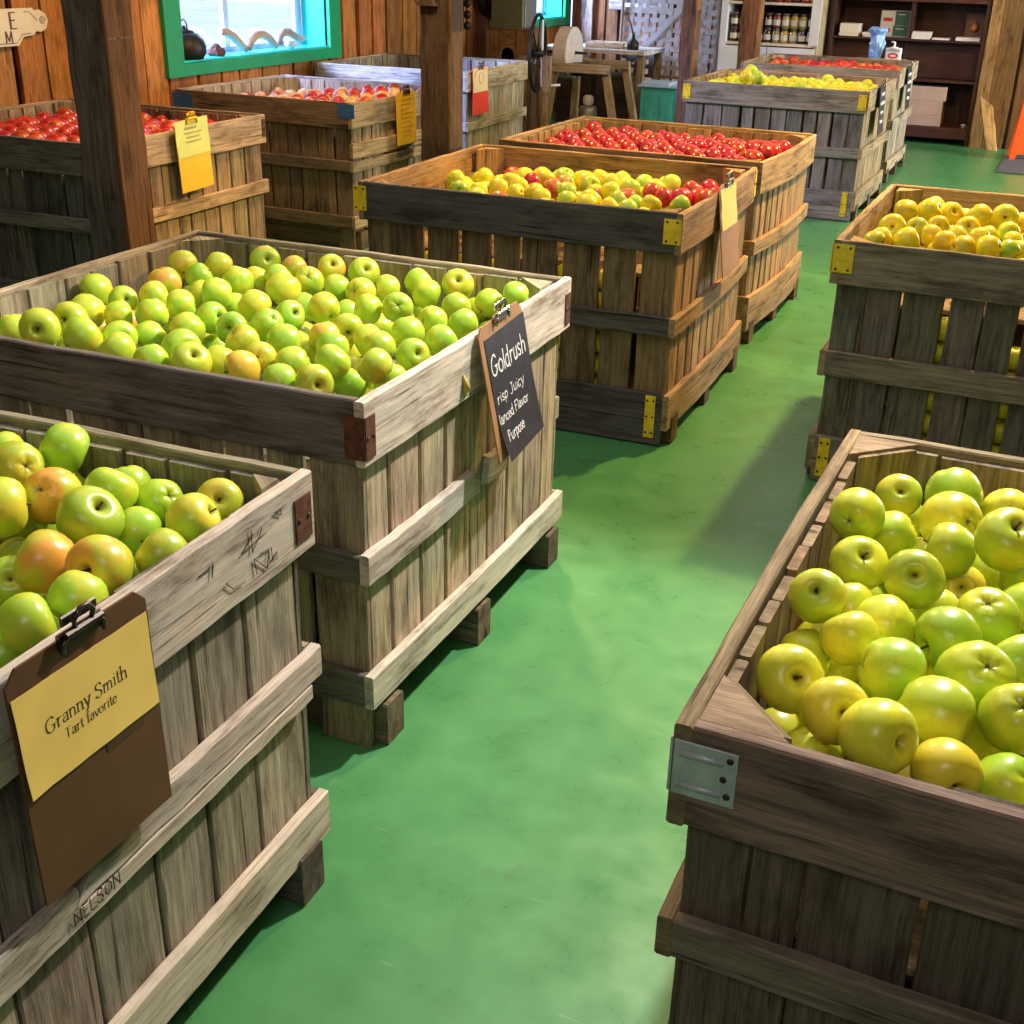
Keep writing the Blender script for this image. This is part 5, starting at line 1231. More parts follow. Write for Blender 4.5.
# crate behind the front post: two coloured sheet
root, u, dn, n = clipboard('clipboard with pale lime and gold sheets on the crate behind the post', 4.25, 4.47, .838, -3.452, .545, -3.446, 'paper_gold', 0.01, 'paper_gold')
sh, f = sheet('notice', root, u, dn, n, -.112, .112, -.004, .148, 'paper_lime', wave=.002, seed=2)
for k, (a, b) in enumerate(((-.05, .03), (-.06, .06), (-.045, .045), (-.05, .055))):
    m = MB()
    m.board(u * a + dn * (.036 + .018 * k) + n * .0072, u, -dn, n, b - a, .005 if k else .009, .0002, ch=.00005)
    m.build('text_line', 'faint_ink', sh)

# window crate: plain gold sheet
root, u, dn, n = clipboard('gold yellow sheet on a clipboard hung on the crate beside the window', 6.12, 6.34, .795, -3.430, .51, -3.422, 'paper_gold', 0, 'hardboard')
sh, f = sheet('notice', root, u, dn, n, -.108, .108, .012, .28, 'paper_gold', wave=.002, seed=3)
for k in range(9):
    m = MB()
    m.board(u * -.07 + dn * (.045 + .024 * k) + n * .0072, u, -dn, n, .14 - .02 * (k % 3), .003, .0002, ch=.00005)
    m.build('text_line', 'orange_print', sh)

# empty crate: cream sheet over a red one
root, u, dn, n = clipboard('clipboard with cream sheet over red sheet beside the wooden posts', 7.67, 7.91, .80, -3.714, .50, -3.704, 'paper_red', 0, 'chrome')
sh, f = sheet('notice', root, u, dn, n, -.115, .115, .005, .158, 'paper_cream', wave=.002, seed=4)
m = MB()
m.tube([u * (.035 * cos(a) + .01) + dn * (.07 - .035 * sin(a)) + n * .0074 for a in [i * 2 * pi / 20 for i in range(20)]], .0012, 5, closed=True)
m.tube([u * -.09 + dn * .06 + n * .0074, u * -.075 + dn * .025 + n * .0074, u * -.03 + dn * .016 + n * .0074, u * .10 + dn * .016 + n * .0074], .002, 5)
m.build('printed_ring', 'red_print', sh)

# black cards on the two farthest crates
for (key, lab, y0) in (('Y', 'black card with chalk lines on the far yellow apple crate', 8.18), ('Q', 'black card with chalk lines on the farthest red crate', 9.75)):
    c = CRATES[key]
    xx = c['cx'] + c['w'] / 2 + .012
    root, u, dn, n = clipboard(lab, y0, y0 + .22, .80, xx, .50, xx + .02, 'black_sheet', 0, 'chrome')
    for k, (a, b) in enumerate(((-.07, .06), (-.08, .08), (-.06, .05), (-.07, .03))):
        m = MB()
        pts = [u * (a + (b - a) * i / 12) + dn * (.06 + .055 * k + .010 * sin(i * 2.1 + k)) + n * .0045 for i in range(13)]
        m.tube(pts, .0032, 5)
        m.build('chalk_line', 'chalk', root)

# pencilled name on the batten of the nearest left crate
c = CRATES['N']
lettering('lettering', 'NELSON', Vector((c['w'] / 2 + .0022, -.082, .400)), Y, Z, .0135, .16, 'ink', c['root'], width=1.0, hard=True, jitter=.05, seed=8)
# black scrawl on its top rail
R = random.Random(5)
for k in range(8):
    y_, z_ = R.uniform(.22, .44), R.uniform(.69, .755)
    m = MB()
    m.tube([Vector((c['w'] / 2 + .0024, y_ + R.uniform(-.014, .014) * j, z_ + R.uniform(-.02, .02))) for j in range(4)], .0008, 4)
    m.build('scrawl', 'ink', c['root'])


# ------------------------------------------------------------------ posts
def post(label, x, y, sx, sy, rot=0.0, col=(.085, .055, .045), brace=False, seed=1, col2=None):
    R = random.Random(seed)
    root = empty('timber_post', (x, y, 0), rot, label, 'post', 'rough timber posts')
    m = MB()
    m.board((-sx / 2, -sy / 2, .0), Z, X, Y, CZ - .002, sx, sy, col, 26, .006, ch=.012, rnd=R)
    m.build('shaft', 'wood_rough', root)
    if col2:
        m = MB()
        m.board((sx / 2 - .012, -sy / 2 - .004, 0.0), Z, Y, X, CZ - .002, sy + .008, .016, col2, 26, .004, ch=.004, rnd=R)
        m.build('facing_board', 'wood_rough', root)
    if brace:
        m = MB()
        m.board((-sx / 2 - .0, -sy / 2 - .03, 1.24), (Z + X * -.75 + Y * .0).normalized(), X, Y, 1.1, .12, .10, col, 6, .003, ch=.008, rnd=R)
        m.build('knee_brace', 'wood_rough', root)
    return root


post('rough dark timber post standing behind the chalkboard crate at left', -2.925, 3.27, .175, .13, 0, (.125, .105, .10), seed=3, col2=(.14, .07, .035))
post('dark timber post with knee brace beside the gold notice', -3.25, 6.32, .19, .15, 0, (.075, .05, .036), True, 4, (.17, .095, .045))
post('slim brown timber post in front of the woven lattice basket', -2.745, 9.42, .11, .13, 0, (.13, .07, .045), False, 5, (.21, .11, .05))
post('brown timber post in front of the jar cabinet', -2.66, 10.95, .16, .14, 0, (.20, .095, .045), False, 6, (.26, .13, .06))

# ------------------------------------------------------------------ window sill things
SILL = .875
root = empty('kettle', (-5.04, 6.385, SILL), 2.6, 'dark old kettle standing on the window sill', 'kettle')
m = MB()
m.lathe([(.0, .0), (.105, .0), (.125, .03), (.128, .07), (.115, .11), (.085, .14), (.06, .15)], 24)
m.build('body', 'cast_iron', root)
m = MB()
m.lathe([(.062, .149), (.055, .16), (.02, .168), (.012, .178), (.014, .186), (.0, .190)], 16)
m.build('lid', 'cast_iron', root)
m = MB()
m.tube([(.10, 0, .05), (.135, 0, .09), (.15, 0, .13)], [.022, .015, .011], 10)
m.build('spout', 'cast_iron', root)
m = MB()
m.tube([(-.06, 0, .14), (-.055, 0, .20), (-.01, 0, .225), (.05, 0, .21), (.062, 0, .14)], .005, 8)
m.build('handle', 'cast_iron', root)

R = random.Random(6)
root = empty('stone_fragment', (-5.02, 6.66, SILL), 0, 'small jagged reddish stone on the sill beside the kettle', 'stone')
m = MB()
m.lathe([(.05, 0), (.06, .012), (.048, .035), (.028, .05), (.012, .062), (0, .064)], 7, smooth=False)
m.v = [v + Vector((R.uniform(-.01, .01), R.uniform(-.012, .012), R.uniform(0, .012) if v.z > .002 else 0)) for v in m.v]
m.build('stone', 'rust', root)
for (y0, pts, lab) in ((6.74, [(0, .135), (.07, .13), (.14, .10), (.21, .05), (.27, .012)], 'straight-ended curved horn leaning on the sill near the kettle'),
                       (7.03, [(0, .015), (.04, .06), (.10, .095), (.17, .10), (.24, .075), (.30, .03), (.325, .012)], 'arched tan horn in the middle of the window sill'),
                       (7.40, [(0, .02), (.0, .07), (.05, .10), (.12, .095), (.18, .07), (.24, .045), (.30, .05)], 'curled tan horn at the right end of the window sill')):
    m = MB()
    n_ = len(pts)
    m.tube([(-5.04, y0 + a, SILL + b + .004) for a, b in pts], [.016 + .012 * (1 - abs(i / (n_ - 1) - .4)) * (1 if i < n_ - 1 else .7) for i in range(n_)], 10)
    tag(m.build('curved_horn', 'horn'), lab, 'horn', 'curved horns on the window sill')
m = MB()
m.lathe([(.0, 0), (.03, .004), (.042, .022), (.035, .042), (.0, .05)], 14, Matrix.Translation((-5.02, 7.50, SILL)))
tag(m.build('pebble', 'white_plastic'), 'smooth white pebble beside the curled horn on the sill', 'stone')

# ------------------------------------------------------------------ scroll sign on the window wall
root = empty('wall_sign', (LX + .016, 4.90, 1.12), 0, 'cream scroll-ended wooden sign high on the orange board wall', 'sign')
m = MB()
poly = [(-.9, -.085), (.02, -.085), (.06, -.045), (.135, -.04), (.15, -.022), (.185, -.028), (.222, -.012), (.24, .022), (.228, .056), (.19, .078), (.155, .074),
        (.14, .088), (-.9, .088)]
m.prism(poly, Vector((0, 0, 0)), Y, Z, X, .018, (.6, .5, .4))
b = m.build('board', 'cream_paint', root)
m = MB()
m.tube([Vector((.0186, .20 + .022 * (1 - i / 34) * cos(i * .42), .026 + .022 * (1 - i / 34) * sin(i * .42))) for i in range(30)], .0016, 5)
m.tube([Vector((.0186, y_, z_)) for y_, z_ in ((.08, .072), (.12, .068), (.145, .045), (.165, .03))], .0016, 5)
m.tube([Vector((.0186, y_, z_)) for y_, z_ in ((-.88, -.072), (.01, -.072), (.05, -.035), (.11, -.03))], .0016, 5)
m.build('scroll_line', 'ink', b)
lettering('lettering', 'E', Vector((.0181, -.022, -.005)), Y, Z, .050, .30, 'hardboard', b, nib=True, hard=True)
lettering('lettering', 'M', Vector((.0181, -.062, -.068)), Y, Z, .034, .30, 'hardboard', b, nib=True, hard=True)

# ------------------------------------------------------------------ grinding wheel and its bench
root = empty('grindstone_bench', (-3.98, 10.2, 0), 0, 'old pale grindstone turning on a wooden trestle bench', 'grindstone')
RX90 = Matrix.Rotation(radians(90), 4, 'Y')
m = MB()
m.lathe([(0.03, -.065), (.19, -.065), (.205, -.055), (.205, .055), (.19, .065), (.03, .065)], 36, Matrix.Translation((-.05, 0, .735)) @ RX90, smooth=False)
m.build('stone_wheel', 'stone', root)
m = MB()
m.tube([(-.36, 0, .735), (.12, 0, .735)], .012, 8)
m.build('axle', 'cast_iron', root)
for dy in (-.26, .26):
    m = MB()
    m.board((-.20, dy - .03, .60), Y * 0 + X, Y, Z, .62, .06, .07, (.42, .33, .22), 3, .002)
    m.build('bench_rail', 'wood', root)
m = MB()
m.board((-.30, -.32, .655), X, Y, Z, .16, .62, .02, (.55, .55, .6), 3, .002)
m.build('splash_board', 'wood', root)
for (x0, y0, x1, y1) in ((-.10, -.26, -.17, -.32), (.34, -.24, .50, -.30), (-.10, .26, -.16, .36), (.34, .26, .46, .34)):
    d = Vector((x0 - x1, y0 - y1, .64))
    m = MB()
    m.board(Vector((x1, y1, 0.0)), d.normalized(), Y, X, d.length, .055, .06, (.40, .31, .20), 3, .002)
    m.build('leg', 'wood', root)
m = MB()
m.lathe([(0, 0), (.07, .0), (.09, .03), (.09, .10), (0, .10)], 16, Matrix.Translation((.09, -.05, .56)))
m.build('gear_housing', 'cast_iron', root)

root = empty('spoked_iron_wheel', (-3.98, 9.42, 0), radians(10), 'tall thin spoked iron wheel with white crank on a wooden stand', 'wheel')
m = MB()
CW = Vector((0, 0, .775))
m.tube([CW + Vector((0, .285 * cos(a), .285 * sin(a))) for a in [i * 2 * pi / 36 for i in range(36)]], .014, 8, closed=True)
m.build('rim', 'cast_iron', root)
for k in range(6):
    a = k * pi / 3 + .3
    m = MB()
    m.tube([CW, CW + Vector((0, .275 * cos(a), .275 * sin(a)))], .007, 6)
    m.build('spoke', 'cast_iron', root)
m = MB()
m.tube([CW - X * .05, CW + X * .05], .028, 12)
m.build('hub', 'cast_iron', root)
m = MB()
m.board(Vector((.03, -.014, .775 - .25)), Z, Y, X, .50, .028, .012, (.8, .8, .8))
m.tube([Vector((.04, 0, .53)), Vector((.19, 0, .545))], .010, 8)
m.build('crank', 'white_paint', root)
m = MB()
m.board(Vector((.055, -.05, 0)), Z, Y, X, .76, .07, .06, (.34, .23, .12), 3, .002)
m.board(Vector((-.14, -.05, 0)), Z, Y, X, .76, .07, .06, (.20, .13, .07), 3, .002)
m.board(Vector((-.20, -.20, 0)), Y, X, Z, .40, .36, .04, (.20, .13, .07), 3, .002)
m.build('stand', 'wood', root)

root = empty('metal_canister', (-3.76, 10.02, 0), 0, 'dull grey canister with pale round knob under the bench', 'canister')
m = MB()
m.lathe([(0, 0), (.08, 0), (.08, .30), (.07, .33), (.03, .34)], 18)
m.build('body', 'grey_metal', root)
m = MB()
m.lathe([(.03, .335), (.045, .36), (.045, .40), (.03, .42), (0, .42)], 14)
m.build('knob', 'stone', root)

# work table behind the grindstone, with its clutter
root = empty('work_table', (-4.15, 11.55, 0), 0, 'long pale-topped work table against the back boards', 'table')
m = MB()
m.board((-.62, -.32, .66), X, Y, Z, 1.08, .62, .035, (.70, .66, .66), 3, .002)
m.build('table_top', 'wood', root)
for sx, sy in ((-.56, -.27), (.38, -.27), (-.56, .23), (.38, .23)):
    m = MB()
    m.board((sx, sy, 0), Z, X, Y, .66, .06, .06, (.30, .22, .14), 3, .001)
    m.build('leg', 'wood', root)
root = empty('oil_can', (-3.86, 11.40, .695), 0, 'small dark oil can with long thin spout on table', 'oil can')
m = MB()
m.lathe([(0, 0), (.055, 0), (.055, .06), (.02, .095), (.012, .13)], 16)
m.build('body', 'cast_iron', root)
m = MB()
m.tube([(0, 0, .12), (-.03, 0, .22), (-.09, 0, .34)], [.008, .006, .003], 6)
m.build('spout', 'cast_iron', root)
root = empty('wooden_tray', (-4.15, 11.50, .695), .1, 'pale flat wooden tray lying on the work table', 'tray')
m = MB()
m.box((-.18, -.12, 0), (.18, .12, .012), (.7, .66, .62))
m.build('base', 'wood', root)
for a in (((-.18, -.12, 0), (.18, -.105, .05)), ((-.18, .105, 0), (.18, .12, .05)), ((-.18, -.105, 0), (-.165, .105, .05)), ((.165, -.105, 0), (.18, .105, .05))):
    m = MB()
    m.box(a[0], a[1], (.7, .66, .62))
    m.build('side', 'wood', root)

for k, (x_, y_, w_, d_, h_, lab) in enumerate(((-4.45, 11.58, .34, .30, .52, 'added dark chest standing in for shade under the left of the work table'),
                                            (-4.04, 11.58, .34, .30, .46, 'added dark chest standing in for shade under the right of the work table'),
                                            (-3.50, 11.25, .20, .30, .40, 'added dark chest standing in for shade between work table and teal cabinet'))):
    root = empty('shade_chest', (x_, y_, 0), 0, lab, 'chest', 'added dark chests by the work table')  # chests added to darken this area, where only dark lumps show
    m = MB()
    m.board((-w_ / 2, -d_ / 2, 0), X, Y, Z, w_, d_, h_ - .03, (.05, .035, .025), 1, ch=.004)
    m.build('body', 'dark_wood', root)
    m = MB()
    m.board((-w_ / 2 - .01, -d_ / 2 - .01, h_ - .03), X, Y, Z, w_ + .02, d_ + .02, .03, (.06, .04, .03), 1, ch=.004)
    m.build('lid', 'dark_wood', root)

# pale upright and pale cross board on the back wall
m = MB()
m.board((-4.82, BY - .04, 0), Z, X, -Y, CZ - .01, .12, .03, (.68, .6, .62), 4, .003)
tag(m.build('trim_1', 'wood'), kind='structure')
m = MB()
m.board((-4.52, BY - .05, .985), X, Z, -Y, .62, .16, .03, (.75, .75, .85), 4, .002)
tag(m.build('wall_board', 'wood'), 'pale horizontal board fixed on the pinkish back wall', 'board')

# olive metal box on a brown wooden machine
root = empty('olive_metal_box', (-4.64, 10.42, .90), radians(6), 'olive green metal box on top of the brown machine cabinet', 'box')
m = MB()
m.board((-.15, -.19, 0), Z, X, Y, .40, .30, .36, (.3, .3, .2), 1, ch=.012)
m.build('body', 'olive_metal', root)
m = MB()
m.board((.15, -.17, .01), Z, Y, X, .38, .32, .012, (.4, .36, .28), 1, ch=.003)
m.build('door', 'grey_metal', root)
root = empty('machine_cabinet', (-4.62, 10.42, 0), radians(6), 'brown wooden machine cabinet with a dark arched opening', 'cabinet')
m = MB()
W_, D_, H_ = .40, .44, .895
arch = [(.14, .50), (.26, .50), (.26, .68)] + [(.20 + .06 * cos(a), .68 + .06 * sin(a)) for a in [pi * i / 8 for i in range(1, 8)]] + [(.14, .68)]
o = Vector((-.20, -.22, 0))
m.board(o + X * 0, Z, X, Y, H_, .14, .02, (.24, .13, .06), 3, .001)
m.board(o + X * .26, Z, X, Y, H_, .14, .02, (.24, .13, .06), 3, .001)
m.board(o + X * .14, Z, X, Y, .50, .12, .02, (.24, .13, .06), 3, .001)
m.prism([(.14, .69), (.152, .72), (.175, .742), (.20, .75), (.225, .742), (.248, .72), (.26, .69), (.26, H_), (.14, H_)][::1], o, X, Z, Y, .02, (.24, .13, .06))
m.board(o + Y * .02, Z, Y, X, H_, D_ - .02, .02, (.22, .12, .055), 3, .001)
m.board(o + Y * .02 + X * .38, Z, Y, X, H_, D_ - .02, .02, (.22, .12, .055), 3, .001)
m.board(o + Y * .42 + X * .02, Z, X, Y, H_, .36, .02, (.1, .06, .03), 3, .001)
m.build('body', 'wood', root)
m = MB()
m.board(o + X * -.015 + Y * -.015 + Z * H_ - Z * .0, X, Y, Z, .43, .47, .004, (.3, .17, .08), 1)
m.build('top', 'wood', root)
m = MB()
m.tube([Vector((-.0, -.20, .60)), Vector((.0, -.10, .60))], .03, 10)
m.build('shaft_end', 'cast_iron', root)

# sleigh bells on a strap, dark coat-like sack on the wall
root = empty('bell_strap', (LX + .03, 9.98, .88), 0, 'dark strap with three round iron bells hanging on boards', 'bells')
m = MB()
m.board((0, -.015, 0), Z, Y, X, .42, .03, .006, (.05, .03, .02))
m.build('strap', 'cast_iron', root)
for k in range(4):
    m = MB()
    m.lathe([(0, -.036), (.022, -.03), (.036, 0), (.022, .03), (0, .036)], 14, Matrix.Translation((.042, 0, .04 + .088 * k)))
    m.build('bell', 'cast_iron', root)
root = empty('leather_harness', (LX + .04, 10.02 + .28, .98), 0, 'dark leather harness loop hanging above the empty looking crate', 'harness')
m = MB()
pts = [(.0, -.16, .42), (.03, -.10, .22), (.05, .0, .06), (.05, .10, .02), (.04, .18, .12), (.02, .2, .42)]
m.tube(pts, [.02, .04, .055, .055, .04, .02], 10)
m.build('collar', 'cast_iron', root)

# teal cabinet with pale boards on top
root = empty('teal_cabinet', (-3.34, 10.78, 0), 0, 'small teal painted cabinet with two panel doors below lattice basket', 'cabinet')
m = MB()
m.board((-.165, -.14, 0), Z, X, Y, .455, .33, .30, (.1, .4, .4), 1, ch=.003)
m.build('body', 'teal_paint', root)
m = MB()
m.board((-.185, -.175, .455), X, Y, Z, .37, .35, .018, (.6, .7, .75), 1, ch=.003)
m.build('top', 'sash_paint', root)
for k, x0 in enumerate((-.125, .012)):
    d = MB()
    d.board((x0, -.148, .06), Z, X, Y, .34, .115, .008, (.1, .4, .4), 1, ch=.002)
    dd = d.build('door', 'teal_paint', root)
    p = MB()
    p.board((x0 + .02, -.1515, .09), Z, X, Y, .28, .075, .004, (.05, .25, .25), 1, ch=.0015)
    p.build('panel', 'teal_paint', dd)
    hnd = MB()
    hnd.lathe([(0, -.006), (.007, -.004), (.007, .004), (0, .006)], 8, Matrix.Translation((x0 + (.10 if k == 0 else .015), -.158, .24)))
    hnd.build('knob', 'cast_iron', dd)
m = MB()
m.board((-3.50, 10.63, .4735), X, Y, Z, .25, .24, .022, (.62, .72, .78), 1)
tag(m.build('pale_board', 'sash_paint'), 'pale blue board lying on top of the teal cabinet', 'board')
m = MB()
m.board((-3.13, 10.60, .003), (Z + X * .10).normalized(), X, Y, .33, .04, .012, (.7, .7, .75), 1)
tag(m.build('pale_stick', 'wood'), 'pale stick leaning against the teal cabinet side', 'stick')


# ------------------------------------------------------------------ woven lattice baskets
def basket(label, o, ex, ey, w, h, seed, cols, rows):
    R = random.Random(seed)
    o, ex, ey = Vector(o), Vector(ex).normalized(), Vector(ey).normalized()
    n = ex.cross(ey)
    root = empty('woven_splint_basket', o, 0, label, 'basket', 'woven splint baskets')
    rr = min(.14, w * .3)
    pts = []
    for (cx_, cy_, a0) in ((w / 2 - rr, h - rr, 0), (-w / 2 + rr, h - rr, 90), (-w / 2 + rr, rr, 180), (w / 2 - rr, rr, 270)):
        for k in range(7):
            a = radians(a0 + 15 * k)
            pts.append(ex * (cx_ + rr * cos(a)) + ey * (cy_ + rr * sin(a)) + n * .03)
    m = MB()
    m.tube(pts, .016, 8, closed=True)
    m.build('rim', 'rim_wood', root)
    for i in range(cols):
        x_ = -w / 2 + .05 + (w - .1) * (i + .5) / cols
        wd = (w - .1) / cols * R.uniform(.52, .74)
        inset = .0 if abs(x_) < w / 2 - rr else .05
        m = MB()
        seg = rows * 2
        m.board(ex * (x_ - wd / 2) + ey * (.01 + inset), ey, ex, n, h - .02 - 2 * inset, wd, .003, (.8, .8, .85), seg, .004, ch=.0008, rnd=R)
        for q in range(seg + 1):
            for a in range(8):
                m.v[q * 8 + a] += n * (.004 * (1 if (q // 2 + i) % 2 else -1) + .004)
        m.build('upright_splint', 'splint', root)
    for j in range(rows):
        y_ = .04 + (h - .08) * (j + .5) / rows
        wd = (h - .08) / rows * R.uniform(.42, .66)
        inset = .0 if rr < y_ < h - rr else .05
        m = MB()
        m.board(ex * (-w / 2 + .01 + inset) + ey * (y_ - wd / 2) + n * .003, ex, ey, n, w - .02 - 2 * inset, wd, .003, (.8, .8, .85), cols, .004, ch=.0008, rnd=R)
        m.build('cross_splint', 'splint', root)
    for a, b in (((-w * .40, .07), (w * .17, h * .62)), ((w * .30, .5 * h), (-w * .1, h - .04))):
        m = MB()
        p, q = ex * a[0] + ey * a[1], ex * b[0] + ey * b[1]
        d = (q - p)
        m.board(p + n * .018, d.normalized(), n.cross(d).normalized(), n, d.length, .045, .005, (.75, .75, .8), 4, .002, rnd=R)
        m.build('diagonal_stay', 'splint', root)
    return root


basket('large white woven splint basket leaning on the back wall', (-3.68, 11.90, .43), X, Vector((0, .06, 1)), .95, 1.0, 3, 11, 11)
basket('narrow white woven splint basket seen edge-on beside the jar cabinet', (-3.155, 11.76, .30), Vector((.03, .99, 0)), Vector((.0, 0, 1)), .24, .98, 4, 3, 10)

# ------------------------------------------------------------------ jar cabinet
JX0, JX1, JY, JD, JH = -3.10, -2.20, 11.60, .42, 1.95
root = empty('jar_cabinet', ((JX0 + JX1) / 2, JY, 0), 0, 'white painted open cabinet stocked with rows of jars', 'cabinet')
hw_ = (JX1 - JX0) / 2
m = MB()
m.box((-hw_, 0, 0), (-hw_ + .06, JD, JH), (.7, .7, .75))
m.build('side_panel', 'white_paint', root)
m = MB()
m.board((hw_ - .035, 0, 0), Z, Y, X, JH, JD, .035, (.50, .40, .22), 4, .001)
m.build('side_panel', 'wood', root)
m = MB()
m.box((hw_ - .085, -.006, .79), (hw_ - .0, .03, JH), (.7, .6, .5))
m.build('face_frame', 'white_paint', root)
m = MB()
m.box((-hw_ + .06, JD - .02, 0), (hw_ - .04, JD, JH), (.06, .04, .03))
m.build('back_panel', 'dark_wood', root)
for z_ in (.775, 1.115, 1.45):
    m = MB()
    m.box((-hw_ + .06, .0, z_), (hw_ - .04, JD - .02, z_ + .022), (.7, .7, .7))
    m.build('shelf', 'cream_paint', root)
m = MB()
m.box((-hw_, -.01, JH), (hw_, JD, JH + .03), (.7, .7, .7))
m.build('top', 'white_paint', root)
for x0, x1 in ((-hw_ + .02, -.005), (.005, hw_ - .02)):
    m = MB()
    m.box((x0, -.018, .04), (x1, 0, .765), (.7, .7, .75))
    d = m.build('door', 'white_paint', root)
    m = MB()
    xx = x1 - .10 if x0 < 0 else x0 + .04
    m.box((xx - .03, -.036, .695), (xx + .03, -.020, .708), (.6, .45, .4))
    m.build('handle', 'horn', d)


def jar_mesh(mat):
    m = MB()
    m.lathe([(0, .0), (.033, .0), (.037, .006), (.037, .086), (.029, .100), (.029, .104), (0, .104)], 14)
    return m.mesh('jar_contents', MAT[mat])


JM = {k: jar_mesh(k) for k in ('jam_dark', 'jam_red', 'jam_green', 'jam_gold', 'jam_black')}
_m = MB()
_m.lathe([(.0, .104), (.032, .104), (.032, .122), (.028, .124), (0, .124)], 14)
LIDM = _m.mesh('jar_lid', MAT['jar_lid'])
_m = MB()
for k in range(9):
    a0, a1 = radians(-90 - 62 + k * 124 / 9), radians(-90 - 62 + (k + 1) * 124 / 9)
    b_ = len(_m.v)
    for (a, z_) in ((a0, .025), (a1, .025), (a1, .072), (a0, .072)):
        _m.v.append(Vector((.0378 * cos(a), .0378 * sin(a), z_)))
    _m.face([b_, b_ + 1, b_ + 2, b_ + 3], None, (.5,) * 3, True)
LABM = _m.mesh('jar_label', MAT['jar_label'])
R = random.Random(12)
fill = {'jam_dark': 'dark', 'jam_red': 'deep red', 'jam_green': 'green', 'jam_gold': 'golden', 'jam_black': 'black'}
pick = [['jam_dark', 'jam_red', 'jam_dark', 'jam_red', 'jam_dark', 'jam_green', 'jam_gold', 'jam_green', 'jam_black', 'jam_black'],
        ['jam_dark', 'jam_gold', 'jam_red', 'jam_dark', 'jam_dark', 'jam_red', 'jam_green', 'jam_gold', 'jam_green', 'jam_black'],
        ['jam_red', 'jam_dark', 'jam_red', 'jam_red', 'jam_dark', 'jam_red', 'jam_red', 'jam_dark', 'jam_red', 'jam_gold'],
        ['jam_dark', 'jam_red', 'jam_dark', 'jam_gold', 'jam_red', 'jam_green', 'jam_dark', 'jam_red', 'jam_dark', 'jam_gold']]
for row, (z_, word) in enumerate(((.798, 'bottom jars'), (.9225, 'second tier jars'), (1.138, 'upper shelf jars'), (1.2625, 'topmost jars'))):
    for i in range(10):
        k = pick[row][i]
        o = bpy.data.objects.new('jar', JM[k])
        COL.objects.link(o)
        o.location = (JX0 + .115 + i * .0778, JY + .075 + R.uniform(-.003, .003), z_)
        o.rotation_euler = (0, 0, R.uniform(-.3, .3))
        tag(o, '%s jar with pale label, %s from left among %s' % (fill[k], ORD[i + 1], word), 'jar', 'preserve jars in the white cabinet')
        for nm, me in (('lid', LIDM), ('paper_label', LABM)):
            p = bpy.data.objects.new(nm, me)
            COL.objects.link(p)
            p.parent = o

# ------------------------------------------------------------------ dark bookcase
BX0, BX1, BF, BD, BH = -2.155, -.815, 11.85, .34, 1.98
root = empty('bookcase', ((BX0 + BX1) / 2, BF, 0), 0, 'dark brown open bookcase at the far end of the aisle', 'bookcase')
hb = (BX1 - BX0) / 2
DW = (.055, .022, .014)
for nm, a, b in (('side_panel', (-hb, 0, 0), (-hb + .03, BD, BH)), ('side_panel', (hb - .035, 0, 0), (hb, BD, BH)), ('back_panel', (-hb + .03, BD - .015, .06), (hb - .035, BD, BH)),
                 ('shelf', (-hb + .03, .0, .855), (hb - .035, BD - .015, .872)), ('shelf', (-hb + .03, .0, .525), (hb - .035, BD - .015, .545)),
                 ('base_board', (-hb + .03, -.0, .055), (hb - .035, BD - .015, .148)), ('shelf', (-hb + .03, 0, 1.175), (hb - .035, BD - .015, 1.24)),
                 ('divider', (.013, .02, .872), (.035, BD - .015, 1.175)), ('shelf', (-hb + .03, 0, 1.56), (hb - .035, BD - .015, 1.58)),
                 ('top', (-hb, -.01, BH), (hb, BD, BH + .03)), ('divider', (-.02, .14, .545), (.0, BD - .015, .855)),
                 ('recessed_panel', (-hb + .03, .15, .548), (-.02, .162, .853)), ('recessed_panel', (.0, .15, .548), (hb - .035, .162, .853))):
    m = MB()
    m.box(a, b, (.085, .03, .02) if 'base' in nm or b[2] == 1.24 else DW)
    m.build(nm, 'dark_wood', root)


def boxy(name, label, cat, x0, x1, y, d, z0, h, mat, rot=0, group=None, lid=None):
    root = empty(name, ((x0 + x1) / 2, y + d / 2, z0), rot, label, cat, group)
    m = MB()
    w_ = x1 - x0
    m.board((-w_ / 2, -d / 2, 0), X, Y, Z, w_, d, h, (.5,) * 3, 1, ch=.002)
    m.build('body', mat, root)
    if lid:
        q = MB()
        q.board((-w_ / 2 - .002, -d / 2 - .002, h * .72), X, Y, Z, w_ + .004, .004, .004, (.5,) * 3, 1, ch=.0006)
        q.build('seam', lid, root)
    return root


for k, (z_, h_, x1_) in enumerate(((.149, .09, -1.085), (.2395, .125, -1.09), (.365, .12, -1.07))):
    boxy('cardboard_box', '%s of three plain cardboard boxes on bookcase bottom shelf' % ('lowest', 'middle', 'top')[k], 'box', -1.50, x1_, 11.89, .24, z_, h_, 'cardboard', 0,
         'cardboard boxes in the bookcase', 'horn')


def paper_stack(label, x0, x1, z0, n_, mat, th, seed):
    R = random.Random(seed)
    root = empty('paper_stack', ((x0 + x1) / 2, 11.98, z0), 0, label, 'papers', 'paper stacks on the bookcase shelf')
    for k in range(n_):
        m = MB()
        w_ = x1 - x0
        dx, dy = R.uniform(-.004, .004), R.uniform(-.004, .004)
        m.board((-w_ / 2 + dx, -.09 + dy, k * th), X, Y, Z, w_, .18, th - .001, (.5,) * 3, 1, ch=.001)
        m.build('bundle', mat, root)


